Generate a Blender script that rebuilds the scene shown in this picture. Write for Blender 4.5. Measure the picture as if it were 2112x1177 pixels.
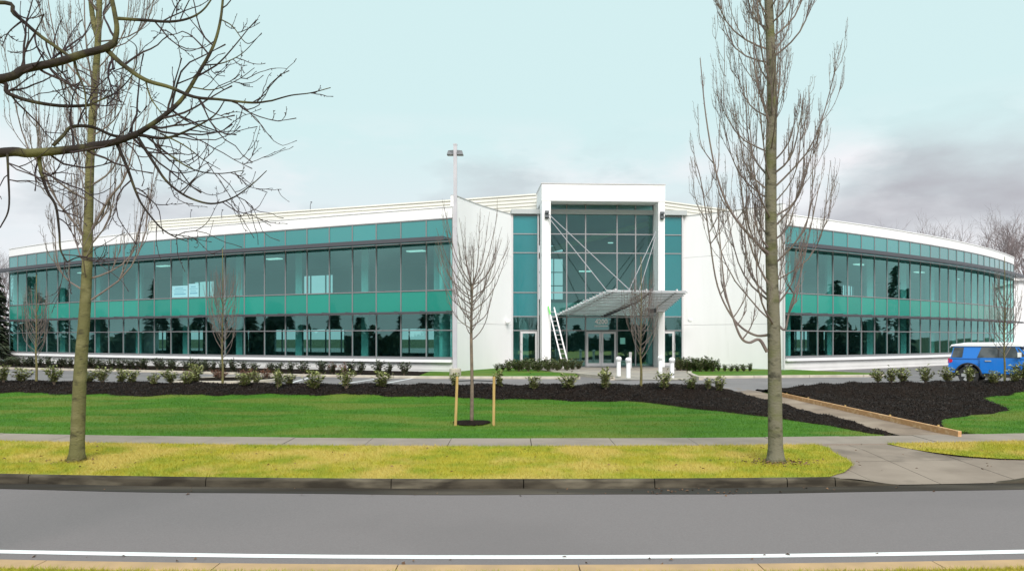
import bpy, bmesh, math, random
import numpy as np
from mathutils import Vector, Matrix

R = math.radians
random.seed(7); rng = np.random.default_rng(7)
for o in list(bpy.data.objects): bpy.data.objects.remove(o)
scene = bpy.context.scene
COL = scene.collection

# ------------------------------------------------------------------ camera, sky, sun, exposure
FPX, CX, HZ, CAMZ = 1657.0, 1056.0, 698.0, 2.0
cam = bpy.data.cameras.new('camera'); camo = bpy.data.objects.new('camera', cam); COL.objects.link(camo)
cam.sensor_width = 36.0; cam.lens = 36.0 * FPX / 2112.0
cam.shift_y = (HZ - 588.5) / 2112.0
cam.clip_start = 0.1; cam.clip_end = 5000
camo.location = (0, 0, CAMZ); camo.rotation_euler = (R(90), 0, 0)
scene.camera = camo

SUN_EL, SUN_AZ = 42.0, 8.0          # sun stands behind the camera, to its right
world = bpy.data.worlds.new('World'); scene.world = world; world.use_nodes = True
nt = world.node_tree; nt.nodes.clear()
def N(t, kind, **kw):
    n = t.nodes.new(kind)
    for k, v in kw.items(): setattr(n, k, v)
    return n
wo = N(nt, 'ShaderNodeOutputWorld'); bg = N(nt, 'ShaderNodeBackground'); bg.inputs[1].default_value = 0.10
sky = N(nt, 'ShaderNodeTexSky', sky_type='NISHITA', sun_disc=False)
sky.sun_elevation = R(SUN_EL); sky.sun_rotation = R(180 - SUN_AZ); sky.air_density = 1.0; sky.dust_density = 2.0; sky.ozone_density = 1.0
tc = N(nt, 'ShaderNodeTexCoord'); sep = N(nt, 'ShaderNodeSeparateXYZ'); nt.links.new(tc.outputs['Generated'], sep.inputs[0])
veil = N(nt, 'ShaderNodeValToRGB')
for p, c in ((0.0, (.66, .68, .71)), (.13, (.63, .685, .715)), (.24, (.535, .695, .705)), (.5, (.52, .69, .70)), (1.0, (.50, .67, .69))):
    e = veil.color_ramp.elements[0] if p == 0 else (veil.color_ramp.elements[len(veil.color_ramp.elements)-1] if p == 1.0 else veil.color_ramp.elements.new(p))
    e.position = p; e.color = (*c, 1)
nt.links.new(sep.outputs[2], veil.inputs[0])
# cloud bank low over the horizon
mp = N(nt, 'ShaderNodeMapping'); mp.inputs['Scale'].default_value = (1.5, 1.5, 4.2); mp.inputs['Location'].default_value = (1.1, 3.9, 2.38)
nt.links.new(tc.outputs['Generated'], mp.inputs[0])
cn = N(nt, 'ShaderNodeTexNoise'); cn.inputs['Scale'].default_value = 1.1; cn.inputs['Detail'].default_value = 8; cn.inputs['Roughness'].default_value = .54
nt.links.new(mp.outputs[0], cn.inputs['Vector'])
cr = N(nt, 'ShaderNodeMapRange'); cr.inputs[1].default_value = .43; cr.inputs[2].default_value = .63; nt.links.new(cn.outputs[0], cr.inputs[0])
band = N(nt, 'ShaderNodeValToRGB')
for i, (p, v) in enumerate(((0.0, .35), (.09, .6), (.15, 1.0), (.20, 1.0), (.27, .0))):
    e = band.color_ramp.elements[i] if i < 2 else band.color_ramp.elements.new(p)
    e.position = p; e.color = (v, v, v, 1)
nt.links.new(sep.outputs[2], band.inputs[0])
cm = N(nt, 'ShaderNodeMath', operation='MULTIPLY'); nt.links.new(cr.outputs[0], cm.inputs[0]); nt.links.new(band.outputs[0], cm.inputs[1])
cmix = N(nt, 'ShaderNodeMix', data_type='RGBA'); cmix.inputs[7].default_value = (.36, .35, .385, 1)
wn = N(nt, 'ShaderNodeTexNoise'); wn.inputs['Scale'].default_value = 2.6; wn.inputs['Detail'].default_value = 7; wn.inputs['Roughness'].default_value = .55; nt.links.new(mp.outputs[0], wn.inputs['Vector'])
wr = N(nt, 'ShaderNodeMapRange'); wr.inputs[1].default_value = .46; wr.inputs[2].default_value = .66; nt.links.new(wn.outputs[0], wr.inputs[0])
wm = N(nt, 'ShaderNodeMath', operation='MULTIPLY'); nt.links.new(wr.outputs[0], wm.inputs[0]); nt.links.new(band.outputs[0], wm.inputs[1])
wx = N(nt, 'ShaderNodeMix', data_type='RGBA'); wx.inputs[7].default_value = (.74, .735, .76, 1); nt.links.new(veil.outputs[0], wx.inputs[6]); nt.links.new(wm.outputs[0], wx.inputs[0])
gs = N(nt, 'ShaderNodeMath', operation='MULTIPLY_ADD'); gs.inputs[1].default_value = -.45; nt.links.new(wm.outputs[0], gs.inputs[0]); nt.links.new(cm.outputs[0], gs.inputs[2]); gs.use_clamp = True
nt.links.new(gs.outputs[0], cmix.inputs[0]); nt.links.new(wx.outputs[2], cmix.inputs[6])
sc10 = N(nt, 'ShaderNodeVectorMath', operation='SCALE'); sc10.inputs[3].default_value = 10.0; nt.links.new(cmix.outputs[2], sc10.inputs[0])
smix = N(nt, 'ShaderNodeMix', data_type='RGBA'); smix.inputs[0].default_value = .98
nt.links.new(sky.outputs[0], smix.inputs[6]); nt.links.new(sc10.outputs[0], smix.inputs[7])
nt.links.new(smix.outputs[2], bg.inputs[0]); nt.links.new(bg.outputs[0], wo.inputs[0])

sl = bpy.data.lights.new('sun', 'SUN'); sl.energy = 3.2; sl.angle = R(35); sl.color = (1, .925, .89)
so = bpy.data.objects.new('sun', sl); COL.objects.link(so)
so.rotation_euler = (R(90 - SUN_EL), 0, R(SUN_AZ))
vs = scene.view_settings
vs.view_transform = 'Standard'; vs.look = 'None'; vs.gamma = 1; vs.use_curve_mapping = False; vs.exposure = 0.34
scene.render.engine = 'CYCLES'
scene.cycles.transparent_max_bounces = 16; scene.cycles.max_bounces = 8; scene.cycles.glossy_bounces = 4

# ------------------------------------------------------------------ helpers
def P(px, py, Y): return Vector(((px - CX) / FPX * Y, Y, CAMZ + (HZ - py) / FPX * Y))
def XA(px, Y): return (px - CX) / FPX * Y
def smooth(a, b, t):
    t = min(1, max(0, (t - a) / (b - a))); return t * t * (3 - 2 * t)
def interp(x, pts): return float(np.interp(x, [p[0] for p in pts], [p[1] for p in pts]))
ORD = ['first','second','third','fourth','fifth','sixth','seventh','eighth','ninth','tenth','eleventh','twelfth','thirteenth','fourteenth','fifteenth','sixteenth','seventeenth','eighteenth','nineteenth']
TENS = {20:'twent',30:'thirt',40:'fort',50:'fift'}
def ordinal(n):
    if n < 20: return ORD[n-1]
    t, u = n // 10 * 10, n % 10
    return TENS[t] + ('ieth' if u == 0 else 'y-' + ORD[u-1])
def tag(o, label=None, cat=None, group=None, kind=None):
    if label: o['label'] = label
    if cat: o['category'] = cat
    if group: o['group'] = group
    if kind: o['kind'] = kind
    return o
def link(o, parent=None):
    COL.objects.link(o)
    if parent is not None: o.parent = parent
    return o
def empty(name, loc=(0,0,0), rz=0):
    o = bpy.data.objects.new(name, None); o.location = loc; o.rotation_euler = (0,0,rz); o.empty_display_size = .2
    return link(o)
def mesh_obj(name, v, f, mat, parent=None, smooth_=False, loc=None):
    me = bpy.data.meshes.new(name); me.from_pydata([tuple(p) for p in v], [], f); me.update()
    me.materials.append(mat)
    if smooth_: me.polygons.foreach_set('use_smooth', [True] * len(me.polygons))
    o = bpy.data.objects.new(name, me)
    if loc is not None: o.location = loc
    return link(o, parent)
_cube = {}
CV = [(x, y, z) for x in (-.5, .5) for y in (-.5, .5) for z in (-.5, .5)]
CF = [(0,1,3,2),(4,6,7,5),(0,4,5,1),(2,3,7,6),(0,2,6,4),(1,5,7,3)]
def cube(name, c, size, mat, parent=None, rz=0, rx=0, ry=0):
    key = mat.name
    if key not in _cube:
        me = bpy.data.meshes.new('block'); me.from_pydata(CV, [], CF); me.materials.append(mat); _cube[key] = me
    o = bpy.data.objects.new(name, _cube[key]); o.location = c; o.scale = size; o.rotation_euler = (rx, ry, rz)
    return link(o, parent)
class MB:
    def __init__(s): s.v = []; s.f = []
    def quad(s, a, b, c, d):
        n = len(s.v); s.v += [a, b, c, d]; s.f.append((n, n+1, n+2, n+3))
    def box(s, c, size, M=None):
        n = len(s.v); c = Vector(c)
        for p in CV:
            q = Vector((p[0]*size[0], p[1]*size[1], p[2]*size[2]))
            if M is not None: q = M @ q
            s.v.append(tuple(q + c))
        s.f += [tuple(i + n for i in f) for f in CF]
    def bar(s, a, b, w, h=None, up=Vector((0,0,1))):
        a, b = Vector(a), Vector(b); d = (b - a); L = d.length; d.normalize()
        x = d.cross(up)
        if x.length < 1e-4: x = d.cross(Vector((1,0,0)))
        x.normalize(); u = x.cross(d)
        M = Matrix((x, d, u)).transposed()
        s.box((a + b) / 2, (w, L, h or w), M)
    def tube(s, pts, rad, n=6, cap=True):
        pts = [Vector(p) for p in pts]; m = len(pts); base = len(s.v)
        t = (pts[1] - pts[0]).normalized()
        x = t.cross(Vector((0.13, 1, 0.21)));
        if x.length < .05: x = t.cross(Vector((1, 0, 0)))
        x.normalize()
        cs = [(math.cos(2*math.pi*k/n), math.sin(2*math.pi*k/n)) for k in range(n)]
        for i in range(m):
            t = (pts[min(i+1, m-1)] - pts[max(i-1, 0)])
            if t.length < 1e-9: t = Vector((0,0,1))
            t.normalize(); x = x - t * x.dot(t); x.normalize(); y = t.cross(x); r = rad[i]; p = pts[i]
            for c, sn in cs: s.v.append((p.x + (x.x*c + y.x*sn)*r, p.y + (x.y*c + y.y*sn)*r, p.z + (x.z*c + y.z*sn)*r))
        for i in range(m-1):
            for k in range(n):
                a = base + i*n + k; b = base + i*n + (k+1) % n
                s.f.append((a, b, b+n, a+n))
        if cap:
            s.f.append(tuple(base + (m-1)*n + k for k in range(n))); s.f.append(tuple(base + n-1-k for k in range(n)))
    def lathe(s, prof, c, n=20, axis='z'):
        base = len(s.v); c = Vector(c)
        for r, h in prof:
            for k in range(n):
                a = 2*math.pi*k/n; u, w = r*math.cos(a), r*math.sin(a)
                q = Vector((u, w, h)) if axis == 'z' else Vector((u, h, w))
                s.v.append(tuple(q + c))
        m = len(prof)
        for i in range(m-1):
            for k in range(n):
                a = base+i*n+k; b = base+i*n+(k+1)%n; s.f.append((a, b, b+n, a+n))
        s.f.append(tuple(base+k for k in range(n))); s.f.append(tuple(base+(m-1)*n+k for k in range(n)))
    def sweep(s, line, prof, closed_ends=True):
        """line: list of (point, outward normal 2D); prof: list of (out, z) closed polygon"""
        base = len(s.v); k = len(prof)
        for p, nrm in line:
            for o_, z in prof: s.v.append((p[0] + nrm[0]*o_, p[1] + nrm[1]*o_, z))
        for i in range(len(line)-1):
            for j in range(k):
                a = base + i*k + j; b = base + i*k + (j+1) % k; s.f.append((a, b, b+k, a+k))
        if closed_ends:
            s.f.append(tuple(base + j for j in range(k))); s.f.append(tuple(base + (len(line)-1)*k + j for j in reversed(range(k))))
    def build(s, name, mat, parent=None, smooth_=False, loc=None): return mesh_obj(name, s.v, s.f, mat, parent, smooth_, loc)
def copy_tree(o, parent=None):
    c = o.copy(); COL.objects.link(c); c.parent = parent
    for ch in list(o.children): copy_tree(ch, c)
    return c
def fast_mesh(name, V, F, mat, parent=None, tint=None, tri=True):
    me = bpy.data.meshes.new(name); k = F.shape[1]
    me.vertices.add(len(V)); me.vertices.foreach_set('co', np.ascontiguousarray(V, np.float32).ravel())
    me.loops.add(F.size); me.loops.foreach_set('vertex_index', np.ascontiguousarray(F, np.int32).ravel())
    me.polygons.add(len(F)); me.polygons.foreach_set('loop_start', np.arange(0, F.size, k, dtype=np.int32))
    me.polygons.foreach_set('loop_total', np.full(len(F), k, np.int32))
    me.update(calc_edges=True)
    if tint is not None:
        a = me.attributes.new('tint', 'FLOAT', 'POINT'); a.data.foreach_set('value', np.asarray(tint, np.float32))
    me.materials.append(mat)
    o = bpy.data.objects.new(name, me); return link(o, parent)

# ------------------------------------------------------------------ materials
def mat_new(name):
    m = bpy.data.materials.new(name); m.use_nodes = True; return m, m.node_tree, m.node_tree.nodes['Principled BSDF']
def mat(name, c, rough=.6, metal=0, spec=.5, c2=None, scale=4, lo=.35, hi=.65, bump=0, bscale=40, detail=5, coords='Object', stretch=None, c3=None, s3=.6, l3=.5, h3=.7):
    m, t, b = mat_new(name)
    b.inputs['Roughness'].default_value = rough; b.inputs['Metallic'].default_value = metal; b.inputs['Specular IOR Level'].default_value = spec
    b.inputs['Base Color'].default_value = (*c, 1)
    co = N(t, 'ShaderNodeTexCoord'); src = co.outputs[coords]
    if coords == 'World':
        pass
    if stretch:
        mpn = N(t, 'ShaderNodeMapping'); mpn.inputs['Scale'].default_value = stretch; t.links.new(src, mpn.inputs[0]); src = mpn.outputs[0]
    out = None
    if c2 is not None:
        n1 = N(t, 'ShaderNodeTexNoise'); n1.inputs['Scale'].default_value = scale; n1.inputs['Detail'].default_value = detail; t.links.new(src, n1.inputs['Vector'])
        r1 = N(t, 'ShaderNodeMapRange'); r1.inputs[1].default_value = lo; r1.inputs[2].default_value = hi; t.links.new(n1.outputs[0], r1.inputs[0])
        x = N(t, 'ShaderNodeMix', data_type='RGBA'); x.inputs[6].default_value = (*c, 1); x.inputs[7].default_value = (*c2, 1)
        t.links.new(r1.outputs[0], x.inputs[0]); out = x.outputs[2]
        if c3 is not None:
            n3 = N(t, 'ShaderNodeTexNoise'); n3.inputs['Scale'].default_value = s3; n3.inputs['Detail'].default_value = 4; t.links.new(src, n3.inputs['Vector'])
            r3 = N(t, 'ShaderNodeMapRange'); r3.inputs[1].default_value = l3; r3.inputs[2].default_value = h3; t.links.new(n3.outputs[0], r3.inputs[0])
            x3 = N(t, 'ShaderNodeMix', data_type='RGBA'); x3.inputs[7].default_value = (*c3, 1); t.links.new(out, x3.inputs[6]); t.links.new(r3.outputs[0], x3.inputs[0]); out = x3.outputs[2]
        t.links.new(out, b.inputs['Base Color'])
    if bump:
        n2 = N(t, 'ShaderNodeTexNoise'); n2.inputs['Scale'].default_value = bscale; n2.inputs['Detail'].default_value = 4; t.links.new(src, n2.inputs['Vector'])
        bp = N(t, 'ShaderNodeBump'); bp.inputs['Strength'].default_value = bump; bp.inputs['Distance'].default_value = .02
        t.links.new(n2.outputs[0], bp.inputs['Height']); t.links.new(bp.outputs[0], b.inputs['Normal'])
    return m
def leaf_mat(name, dark, light, rough=.45):
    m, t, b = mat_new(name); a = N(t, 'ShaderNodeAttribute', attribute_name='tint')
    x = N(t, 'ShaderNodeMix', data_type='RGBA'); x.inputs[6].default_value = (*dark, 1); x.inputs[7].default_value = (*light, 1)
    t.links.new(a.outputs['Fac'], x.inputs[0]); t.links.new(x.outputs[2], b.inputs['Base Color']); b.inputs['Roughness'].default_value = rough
    return m
def grass_mat(name, a, b_, c, sa=1.2, sb=.35, stretch=(1,1,1)):
    return mat(name, a, .8, spec=.15, c2=b_, scale=sa, lo=.38, hi=.62, c3=c, s3=sb, l3=.47, h3=.60, stretch=stretch, detail=6)
def glass_mat(name, tint, refl, base=.16, ior=1.7):
    m, t, b = mat_new(name); t.nodes.remove(b); out = t.nodes['Material Output']
    tr = N(t, 'ShaderNodeBsdfTransparent'); tr.inputs[0].default_value = (*tint, 1)
    gl = N(t, 'ShaderNodeBsdfGlossy'); gl.inputs[0].default_value = (*refl, 1); gl.inputs['Roughness'].default_value = .012
    co = N(t, 'ShaderNodeTexCoord'); ns = N(t, 'ShaderNodeTexNoise'); ns.inputs['Scale'].default_value = 1.1; ns.inputs['Detail'].default_value = 1
    t.links.new(co.outputs['Object'], ns.inputs['Vector'])
    bp = N(t, 'ShaderNodeBump'); bp.inputs['Strength'].default_value = .06; bp.inputs['Distance'].default_value = .03
    t.links.new(ns.outputs[0], bp.inputs['Height']); t.links.new(bp.outputs[0], gl.inputs['Normal'])
    fr = N(t, 'ShaderNodeFresnel'); fr.inputs[0].default_value = ior
    ad = N(t, 'ShaderNodeMath', operation='ADD', use_clamp=True); ad.inputs[1].default_value = base; t.links.new(fr.outputs[0], ad.inputs[0])
    ge = N(t, 'ShaderNodeNewGeometry'); iv = N(t, 'ShaderNodeMath', operation='SUBTRACT'); iv.inputs[0].default_value = 1.0; t.links.new(ge.outputs['Backfacing'], iv.inputs[1])
    ml = N(t, 'ShaderNodeMath', operation='MULTIPLY'); t.links.new(ad.outputs[0], ml.inputs[0]); t.links.new(iv.outputs[0], ml.inputs[1])   # only the outer face of a pane mirrors
    mx = N(t, 'ShaderNodeMixShader'); t.links.new(ml.outputs[0], mx.inputs[0]); t.links.new(tr.outputs[0], mx.inputs[1]); t.links.new(gl.outputs[0], mx.inputs[2])
    t.links.new(mx.outputs[0], out.inputs[0]); return m

M = {}
M['asphalt'] = mat('asphalt', (.19,.168,.167), .85, spec=.15, c2=(.225,.20,.198), scale=55, lo=.3, hi=.7, bump=.5, bscale=140, c3=(.165,.147,.146), s3=.18, l3=.5, h3=.8)
M['lot'] = mat('lot_asphalt', (.17,.155,.155), .75, spec=.3, c2=(.215,.195,.195), scale=.4, bump=.2, bscale=90)
M['paint'] = mat('white_paint', (.82,.82,.82), .6, c2=(.7,.7,.7), scale=14, lo=.55, hi=.75)
M['concrete'] = mat('concrete', (.30,.245,.205), .85, spec=.2, c2=(.24,.2,.165), scale=1.3, bump=.2, bscale=60, c3=(.34,.285,.235), s3=.5, l3=.5, h3=.8)
M['path'] = mat('footpath_concrete', (.27,.205,.155), .85, spec=.15, c2=(.20,.15,.115), scale=1.5, bump=.3, bscale=40, c3=(.34,.27,.21), s3=.8)
M['apron'] = mat('apron_concrete', (.29,.235,.19), .85, spec=.15, c2=(.22,.175,.14), scale=1.1, bump=.2, bscale=60, c3=(.13,.105,.085), s3=.75, l3=.56, h3=.74)
M['tanconc'] = mat('tan_concrete', (.5,.33,.18), .85, spec=.2, c2=(.40,.27,.155), scale=2.5, bump=.2, bscale=60)
M['kerb'] = mat('kerb_concrete', (.088,.075,.055), .9, spec=.05, c2=(.04,.034,.026), scale=1.6, lo=.36, hi=.62, bump=.3, bscale=50, stretch=(1,1,4), c3=(.19,.165,.12), s3=.9, l3=.52, h3=.75)
M['gutter'] = mat('gutter_concrete', (.042,.035,.028), .85, spec=.08, c2=(.10,.084,.066), scale=.45, lo=.42, hi=.62, bump=.2, bscale=60, stretch=(.5,3,1), c3=(.05,.046,.04), s3=.35, l3=.5, h3=.62)
M['lotkerb'] = mat('pale_kerb', (.48,.43,.35), .85, c2=(.36,.32,.27), scale=2.2, lo=.4, hi=.7)
M['walk'] = mat('entrance_paving', (.33,.29,.25), .8, c2=(.26,.235,.21), scale=1.1, c3=(.4,.35,.28), s3=.6)
M['verge'] = grass_mat('verge_grass', (.37,.325,.036), (.25,.28,.025), (.46,.36,.085), 2.2, .7)
M['lawn'] = grass_mat('lawn_grass', (.045,.135,.009), (.065,.165,.011), (.115,.165,.022), 1.6, .5, (.5,1.5,1))
M['soil'] = mat('far_ground', (.05,.062,.03), .9, spec=.1, c2=(.085,.085,.05), scale=.12)
M['mulch'] = mat('black_mulch', (.013,.0095,.008), .9, spec=.02, c2=(.024,.017,.0135), scale=9, bump=.9, bscale=30)
M['chip'] = leaf_mat('mulch_chip', (.007,.0055,.005), (.045,.03,.022), .85)
M['white'] = mat('white_wall', (.90,.89,.895), .7, spec=.2, c2=(.87,.86,.865), scale=.7, stretch=(1.5,1.5,.25), c3=(.80,.79,.785), s3=1.4, l3=.62, h3=.9)
M['offwhite'] = mat('offwhite_siding', (.74,.73,.72), .7, spec=.2, c2=(.68,.67,.66), scale=.8)
M['beige'] = mat('beige_metal_screen', (.74,.72,.66), .5, c2=(.70,.68,.62), scale=.3)
M['alu'] = mat('anodised_aluminium', (.27,.27,.28), .45, metal=.3)
M['darkalu'] = mat('dark_aluminium', (.10,.10,.115), .45, metal=.3)
M['lightalu'] = mat('brushed_aluminium', (.55,.54,.55), .4, metal=.2)
M['rod'] = mat('steel_rod', (.34,.34,.36), .45, metal=.2)
M['canopy'] = mat('canopy_metal', (.40,.385,.39), .5, metal=.1, c2=(.36,.345,.35), scale=1.5)
M['glass'] = glass_mat('teal_vision_glass', (.54,.82,.80), (.48,.90,.85), .17)
M['lobby'] = glass_mat('teal_lobby_glass', (.56,.83,.81), (.48,.86,.82), .15)
M['clear'] = glass_mat('clear_glass', (.7,.78,.78), (.6,.6,.6), .04, 1.45)
def spandrel(name, c, coat=.5):
    m = mat(name, c, .25, spec=.6, c2=tuple(k*.9 for k in c), scale=.25)
    b = m.node_tree.nodes['Principled BSDF']; b.inputs['Coat Weight'].default_value = coat; b.inputs['Coat Roughness'].default_value = .02; b.inputs['Coat IOR'].default_value = 1.8
    t = m.node_tree; lk = b.inputs['Base Color'].links[0]; src = lk.from_socket; oi = N(t, 'ShaderNodeObjectInfo'); mr = N(t, 'ShaderNodeMapRange'); mr.inputs[3].default_value = .86; mr.inputs[4].default_value = 1.12
    t.links.new(oi.outputs['Random'], mr.inputs[0]); hs = N(t, 'ShaderNodeHueSaturation'); t.links.new(mr.outputs[0], hs.inputs['Value']); t.links.new(src, hs.inputs['Color']); t.links.new(hs.outputs[0], b.inputs['Base Color'])
    return m
M['span'] = spandrel('green_spandrel', (.006,.27,.205), .25); M['spantop'] = spandrel('sky_tinted_spandrel', (.02,.25,.25), .8)  # spantop is bluer than span: extra sky reflection put into its colour
M['stripspan'] = spandrel('blue_teal_spandrel', (.012,.185,.205), .55)
M['interior'] = mat('interior_wall', (.42,.44,.44), .8); M['floor'] = mat('interior_floor', (.2,.2,.2), .6); M['ceil'] = mat('interior_ceiling', (.5,.5,.48), .8)
M['column'] = mat('interior_column', (.7,.72,.72), .7); M['warm'] = mat('warm_beam', (.55,.4,.22), .7)
M['furn'] = mat('interior_furniture', (.06,.06,.065), .6)
M['bark'] = mat('olive_bark', (.135,.128,.055), .9, spec=.15, c2=(.055,.05,.03), scale=3.2, lo=.52, hi=.68, bump=.9, bscale=14, stretch=(1.6,1.6,3.2), c3=(.19,.175,.085), s3=1.7, l3=.48, h3=.66)
M['barkgrey'] = mat('grey_bark', (.17,.158,.112), .9, spec=.15, c2=(.07,.066,.048), scale=3.2, lo=.52, hi=.68, bump=.9, bscale=14, stretch=(1.6,1.6,3.0), c3=(.13,.135,.06), s3=1.3, l3=.5, h3=.7)
M['mossy'] = mat('mossy_bark', (.03,.024,.022), .9, spec=.15, c2=(.11,.105,.045), scale=2.6, lo=.48, hi=.62, bump=.6, bscale=25)
M['twig'] = mat('bare_twig', (.165,.13,.128), .85, spec=.15, c2=(.21,.175,.15), scale=3)
M['darktwig'] = mat('dark_twig', (.035,.024,.03), .85, spec=.15, c2=(.06,.045,.045), scale=3)
M['youngbark'] = mat('young_bark', (.2,.15,.11), .9, c2=(.13,.1,.075), scale=8)
M['greenbark'] = mat('green_young_bark', (.17,.15,.05), .9, c2=(.11,.09,.04), scale=8)
M['fartwig'] = mat('far_twig', (.2,.16,.16), .9)
M['stake'] = mat('pine_stake', (.52,.36,.13), .75, c2=(.4,.26,.09), scale=6, stretch=(4,4,.5))
M['timber'] = mat('pine_edging', (.55,.30,.135), .75, c2=(.48,.26,.11), scale=3, stretch=(1,4,6), c3=(.66,.44,.24), s3=2)
M['tie'] = mat('rubber_tie', (.02,.02,.02), .7)
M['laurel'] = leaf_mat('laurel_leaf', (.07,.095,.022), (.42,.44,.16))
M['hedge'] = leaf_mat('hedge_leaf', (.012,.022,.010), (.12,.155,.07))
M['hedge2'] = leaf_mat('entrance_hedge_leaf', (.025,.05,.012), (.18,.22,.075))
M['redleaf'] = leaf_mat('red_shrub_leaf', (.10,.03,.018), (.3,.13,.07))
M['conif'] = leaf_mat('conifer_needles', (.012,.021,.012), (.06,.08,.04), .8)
M['deadleaf'] = leaf_mat('fallen_leaf', (.07,.035,.02), (.22,.12,.06), .8)
M['pole'] = mat('galvanised_pole', (.5,.49,.52), .45, metal=.2, c2=(.44,.43,.46), scale=2)
M['lampdark'] = mat('lamp_head', (.10,.11,.12), .5, metal=.2)
M['bollard'] = mat('white_bollard', (.84,.84,.84), .45)
M['lens'] = mat('bollard_lens', (.22,.22,.21), .3)
M['blue'] = mat('blue_car_paint', (.010,.17,.60), .28, spec=.5); M['blue'].node_tree.nodes['Principled BSDF'].inputs['Coat Weight'].default_value = .6
M['carwhite'] = mat('white_car_paint', (.85,.85,.85), .3)
M['cardark'] = mat('black_plastic', (.018,.018,.02), .6); M['tyre'] = mat('tyre_rubber', (.02,.02,.02), .8)
M['chrome'] = mat('silver_alloy', (.62,.62,.62), .3, metal=.6); M['redlens'] = mat('red_lens', (.6,.02,.05), .2)
M['carglass'] = mat('car_glass', (.03,.033,.036), .05, spec=.8, c2=(.09,.095,.10), scale=2.2, lo=.4, hi=.6)  # lighter blotches in the glass colour stand in for varied reflections
M['green'] = mat('green_plastic', (.1,.55,.08), .5)
M['poster'] = mat('pale_blue_poster', (.34,.66,.72), .5); M['print'] = mat('poster_print', (.16,.40,.50), .5)
M['notice'] = mat('notice_paper', (.25,.72,.62), .6); M['letter'] = mat('white_lettering', (.9,.9,.9), .5)
def emis(name, c, s):
    m, t, b = mat_new(name); b.inputs['Base Color'].default_value = (*c, 1); b.inputs['Emission Color'].default_value = (*c, 1); b.inputs['Emission Strength'].default_value = s; return m
M['lit'] = emis('lit_diffuser', (1,.97,.9), .8)

# ------------------------------------------------------------------ terrain functions
def sag(X):
    a = min(abs(X), 40); return a*a/150.0 + (abs(X)-a)*.53
PATHL = lambda Y: 9.15 + (8.3-9.15)*(Y-19)/(31-19)
PATHR = lambda Y: 10.4 + (9.55-10.4)*(Y-19)/(28.3-19)
def pathz(Y): return -.285 + .285*min(1, max(0, (Y-18.9)/11.5))
def crest(X): return 28.0 + min(X*X, 1600)/140.0
def ysw(X): return 18.4 + sag(X)
def ter(X, Y):
    a, c = ysw(X), crest(X); t = (Y-a)/(c-a)
    if t <= 1: z = -.285 + .61*(.6*max(0,t) + .4*smooth(.74, 1, t))
    else: z = .325 - .40*smooth(.3, 2.4, Y-c)
    l, r = PATHL(Y), PATHR(Y)
    if X < l: w = smooth(0, 2.0, l-X)
    elif X > r: w = smooth(0, 2.2, X-r) ; 
    else: w = 0
    pz = pathz(Y) - (.06 if l-.05 < X < r else 0) + (.10 if X >= r else 0)
    if w < 1:
        zb = pz
        if X >= r: zb = min(pz, max(z, pathz(Y)))
        z = zb*(1-w) + z*w
    return z
MF = [(-60,34.5),(-30,30.8),(-17.8,28.5),(-12.9,27.3),(-5.7,26.8),(0,26.0),(4.2,25.5),(5.06,24.4),(6.8,22.3),(8.1,20.8),(8.6,19.3),(9.2,18.9)]
MR = [(10.2,19.6),(10.9,20.4),(11.5,21.6),(13.5,22.9),(14.9,24),(15.6,26),(16,27.3),(18.6,28.9),(24,30.5),(60,45)]
def wob(X): return .10*math.sin(X*2.1) + .06*math.sin(X*5.3+1)
def mulch_front(X): return (interp(X, MF) if X < PATHL(24) + .4 else interp(X, MR)) + wob(X)

# ------------------------------------------------------------------ ground and roads
def grid_sheet(name, xs, fy0, fy1, ny, fz, mat_, parent=None, kind='structure', smooth_=True, thick=0):
    v, f = [], []
    for X in xs:
        y0, y1 = fy0(X), fy1(X)
        for j in range(ny+1):
            Y = y0 + (y1-y0)*j/ny; v.append((X, Y, fz(X, Y)))
    for i in range(len(xs)-1):
        for j in range(ny):
            a = i*(ny+1)+j; f.append((a, a+ny+1, a+ny+2, a+1))
    o = mesh_obj(name, v, f, mat_, parent, smooth_)
    if kind: o['kind'] = kind
    return o
def frange(a, b, s): return list(np.arange(a, b + s*.5, s))
g = mesh_obj('ground', [(-2500,-2500,-.8),(2500,-2500,-.8),(2500,2500,-.8),(-2500,2500,-.8)], [(0,1,2,3)], M['soil']); g['kind'] = 'structure'
XS = frange(-70, 70, 1.0)
grid_sheet('road', XS, lambda X: 8.3+sag(X), lambda X: 12.9+sag(X), 4, lambda X, Y: -.5, M['asphalt'])
grid_sheet('road_marking', XS, lambda X: 9.12+sag(X)+.004*math.sin(X*7), lambda X: 9.27+sag(X)+.004*math.sin(X*5+2), 1, lambda X, Y: -.496, M['paint'])
grid_sheet('gutter', frange(-70,70,.5), lambda X: 12.87+sag(X)+.03*math.sin(X*1.3), lambda X: 13.40+sag(X), 2, lambda X, Y: -.494, M['gutter'])
# near kerb and the grass bank the camera stands on
nk = empty('near_kerb'); nk['kind'] = 'structure'
def kerb_run(name, parent, X0, X1, y0, y1, ztop, zbot, mat_, zf=None, r=.03, line=None):
    """rounded kerb stone following the road line from X0 to X1"""
    n = max(2, int((X1-X0)/.4)); v, f = [], []
    for i in range(n+1):
        X = X0 + (X1-X0)*i/n; s_ = sag(X) if line is None else line(X); zt = ztop if zf is None else zf(X)
        for (yy, zz) in ((y0, zbot), (y0+.02, zt-r), (y0+.02+r*.5, zt-r*.2), (y0+.02+r*1.3, zt), (y1-r, zt), (y1, zt-r*.5), (y1, zbot)):
            v.append((X, yy+s_, zz))
    k = 7
    for i in range(n):
        for j in range(k-1): f.append((i*k+j, (i+1)*k+j, (i+1)*k+j+1, i*k+j+1))
    f.append(tuple(range(k))); f.append(tuple(n*k+j for j in reversed(range(k))))
    return mesh_obj(name, v, f, mat_, parent)
xj = -24.0
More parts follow.
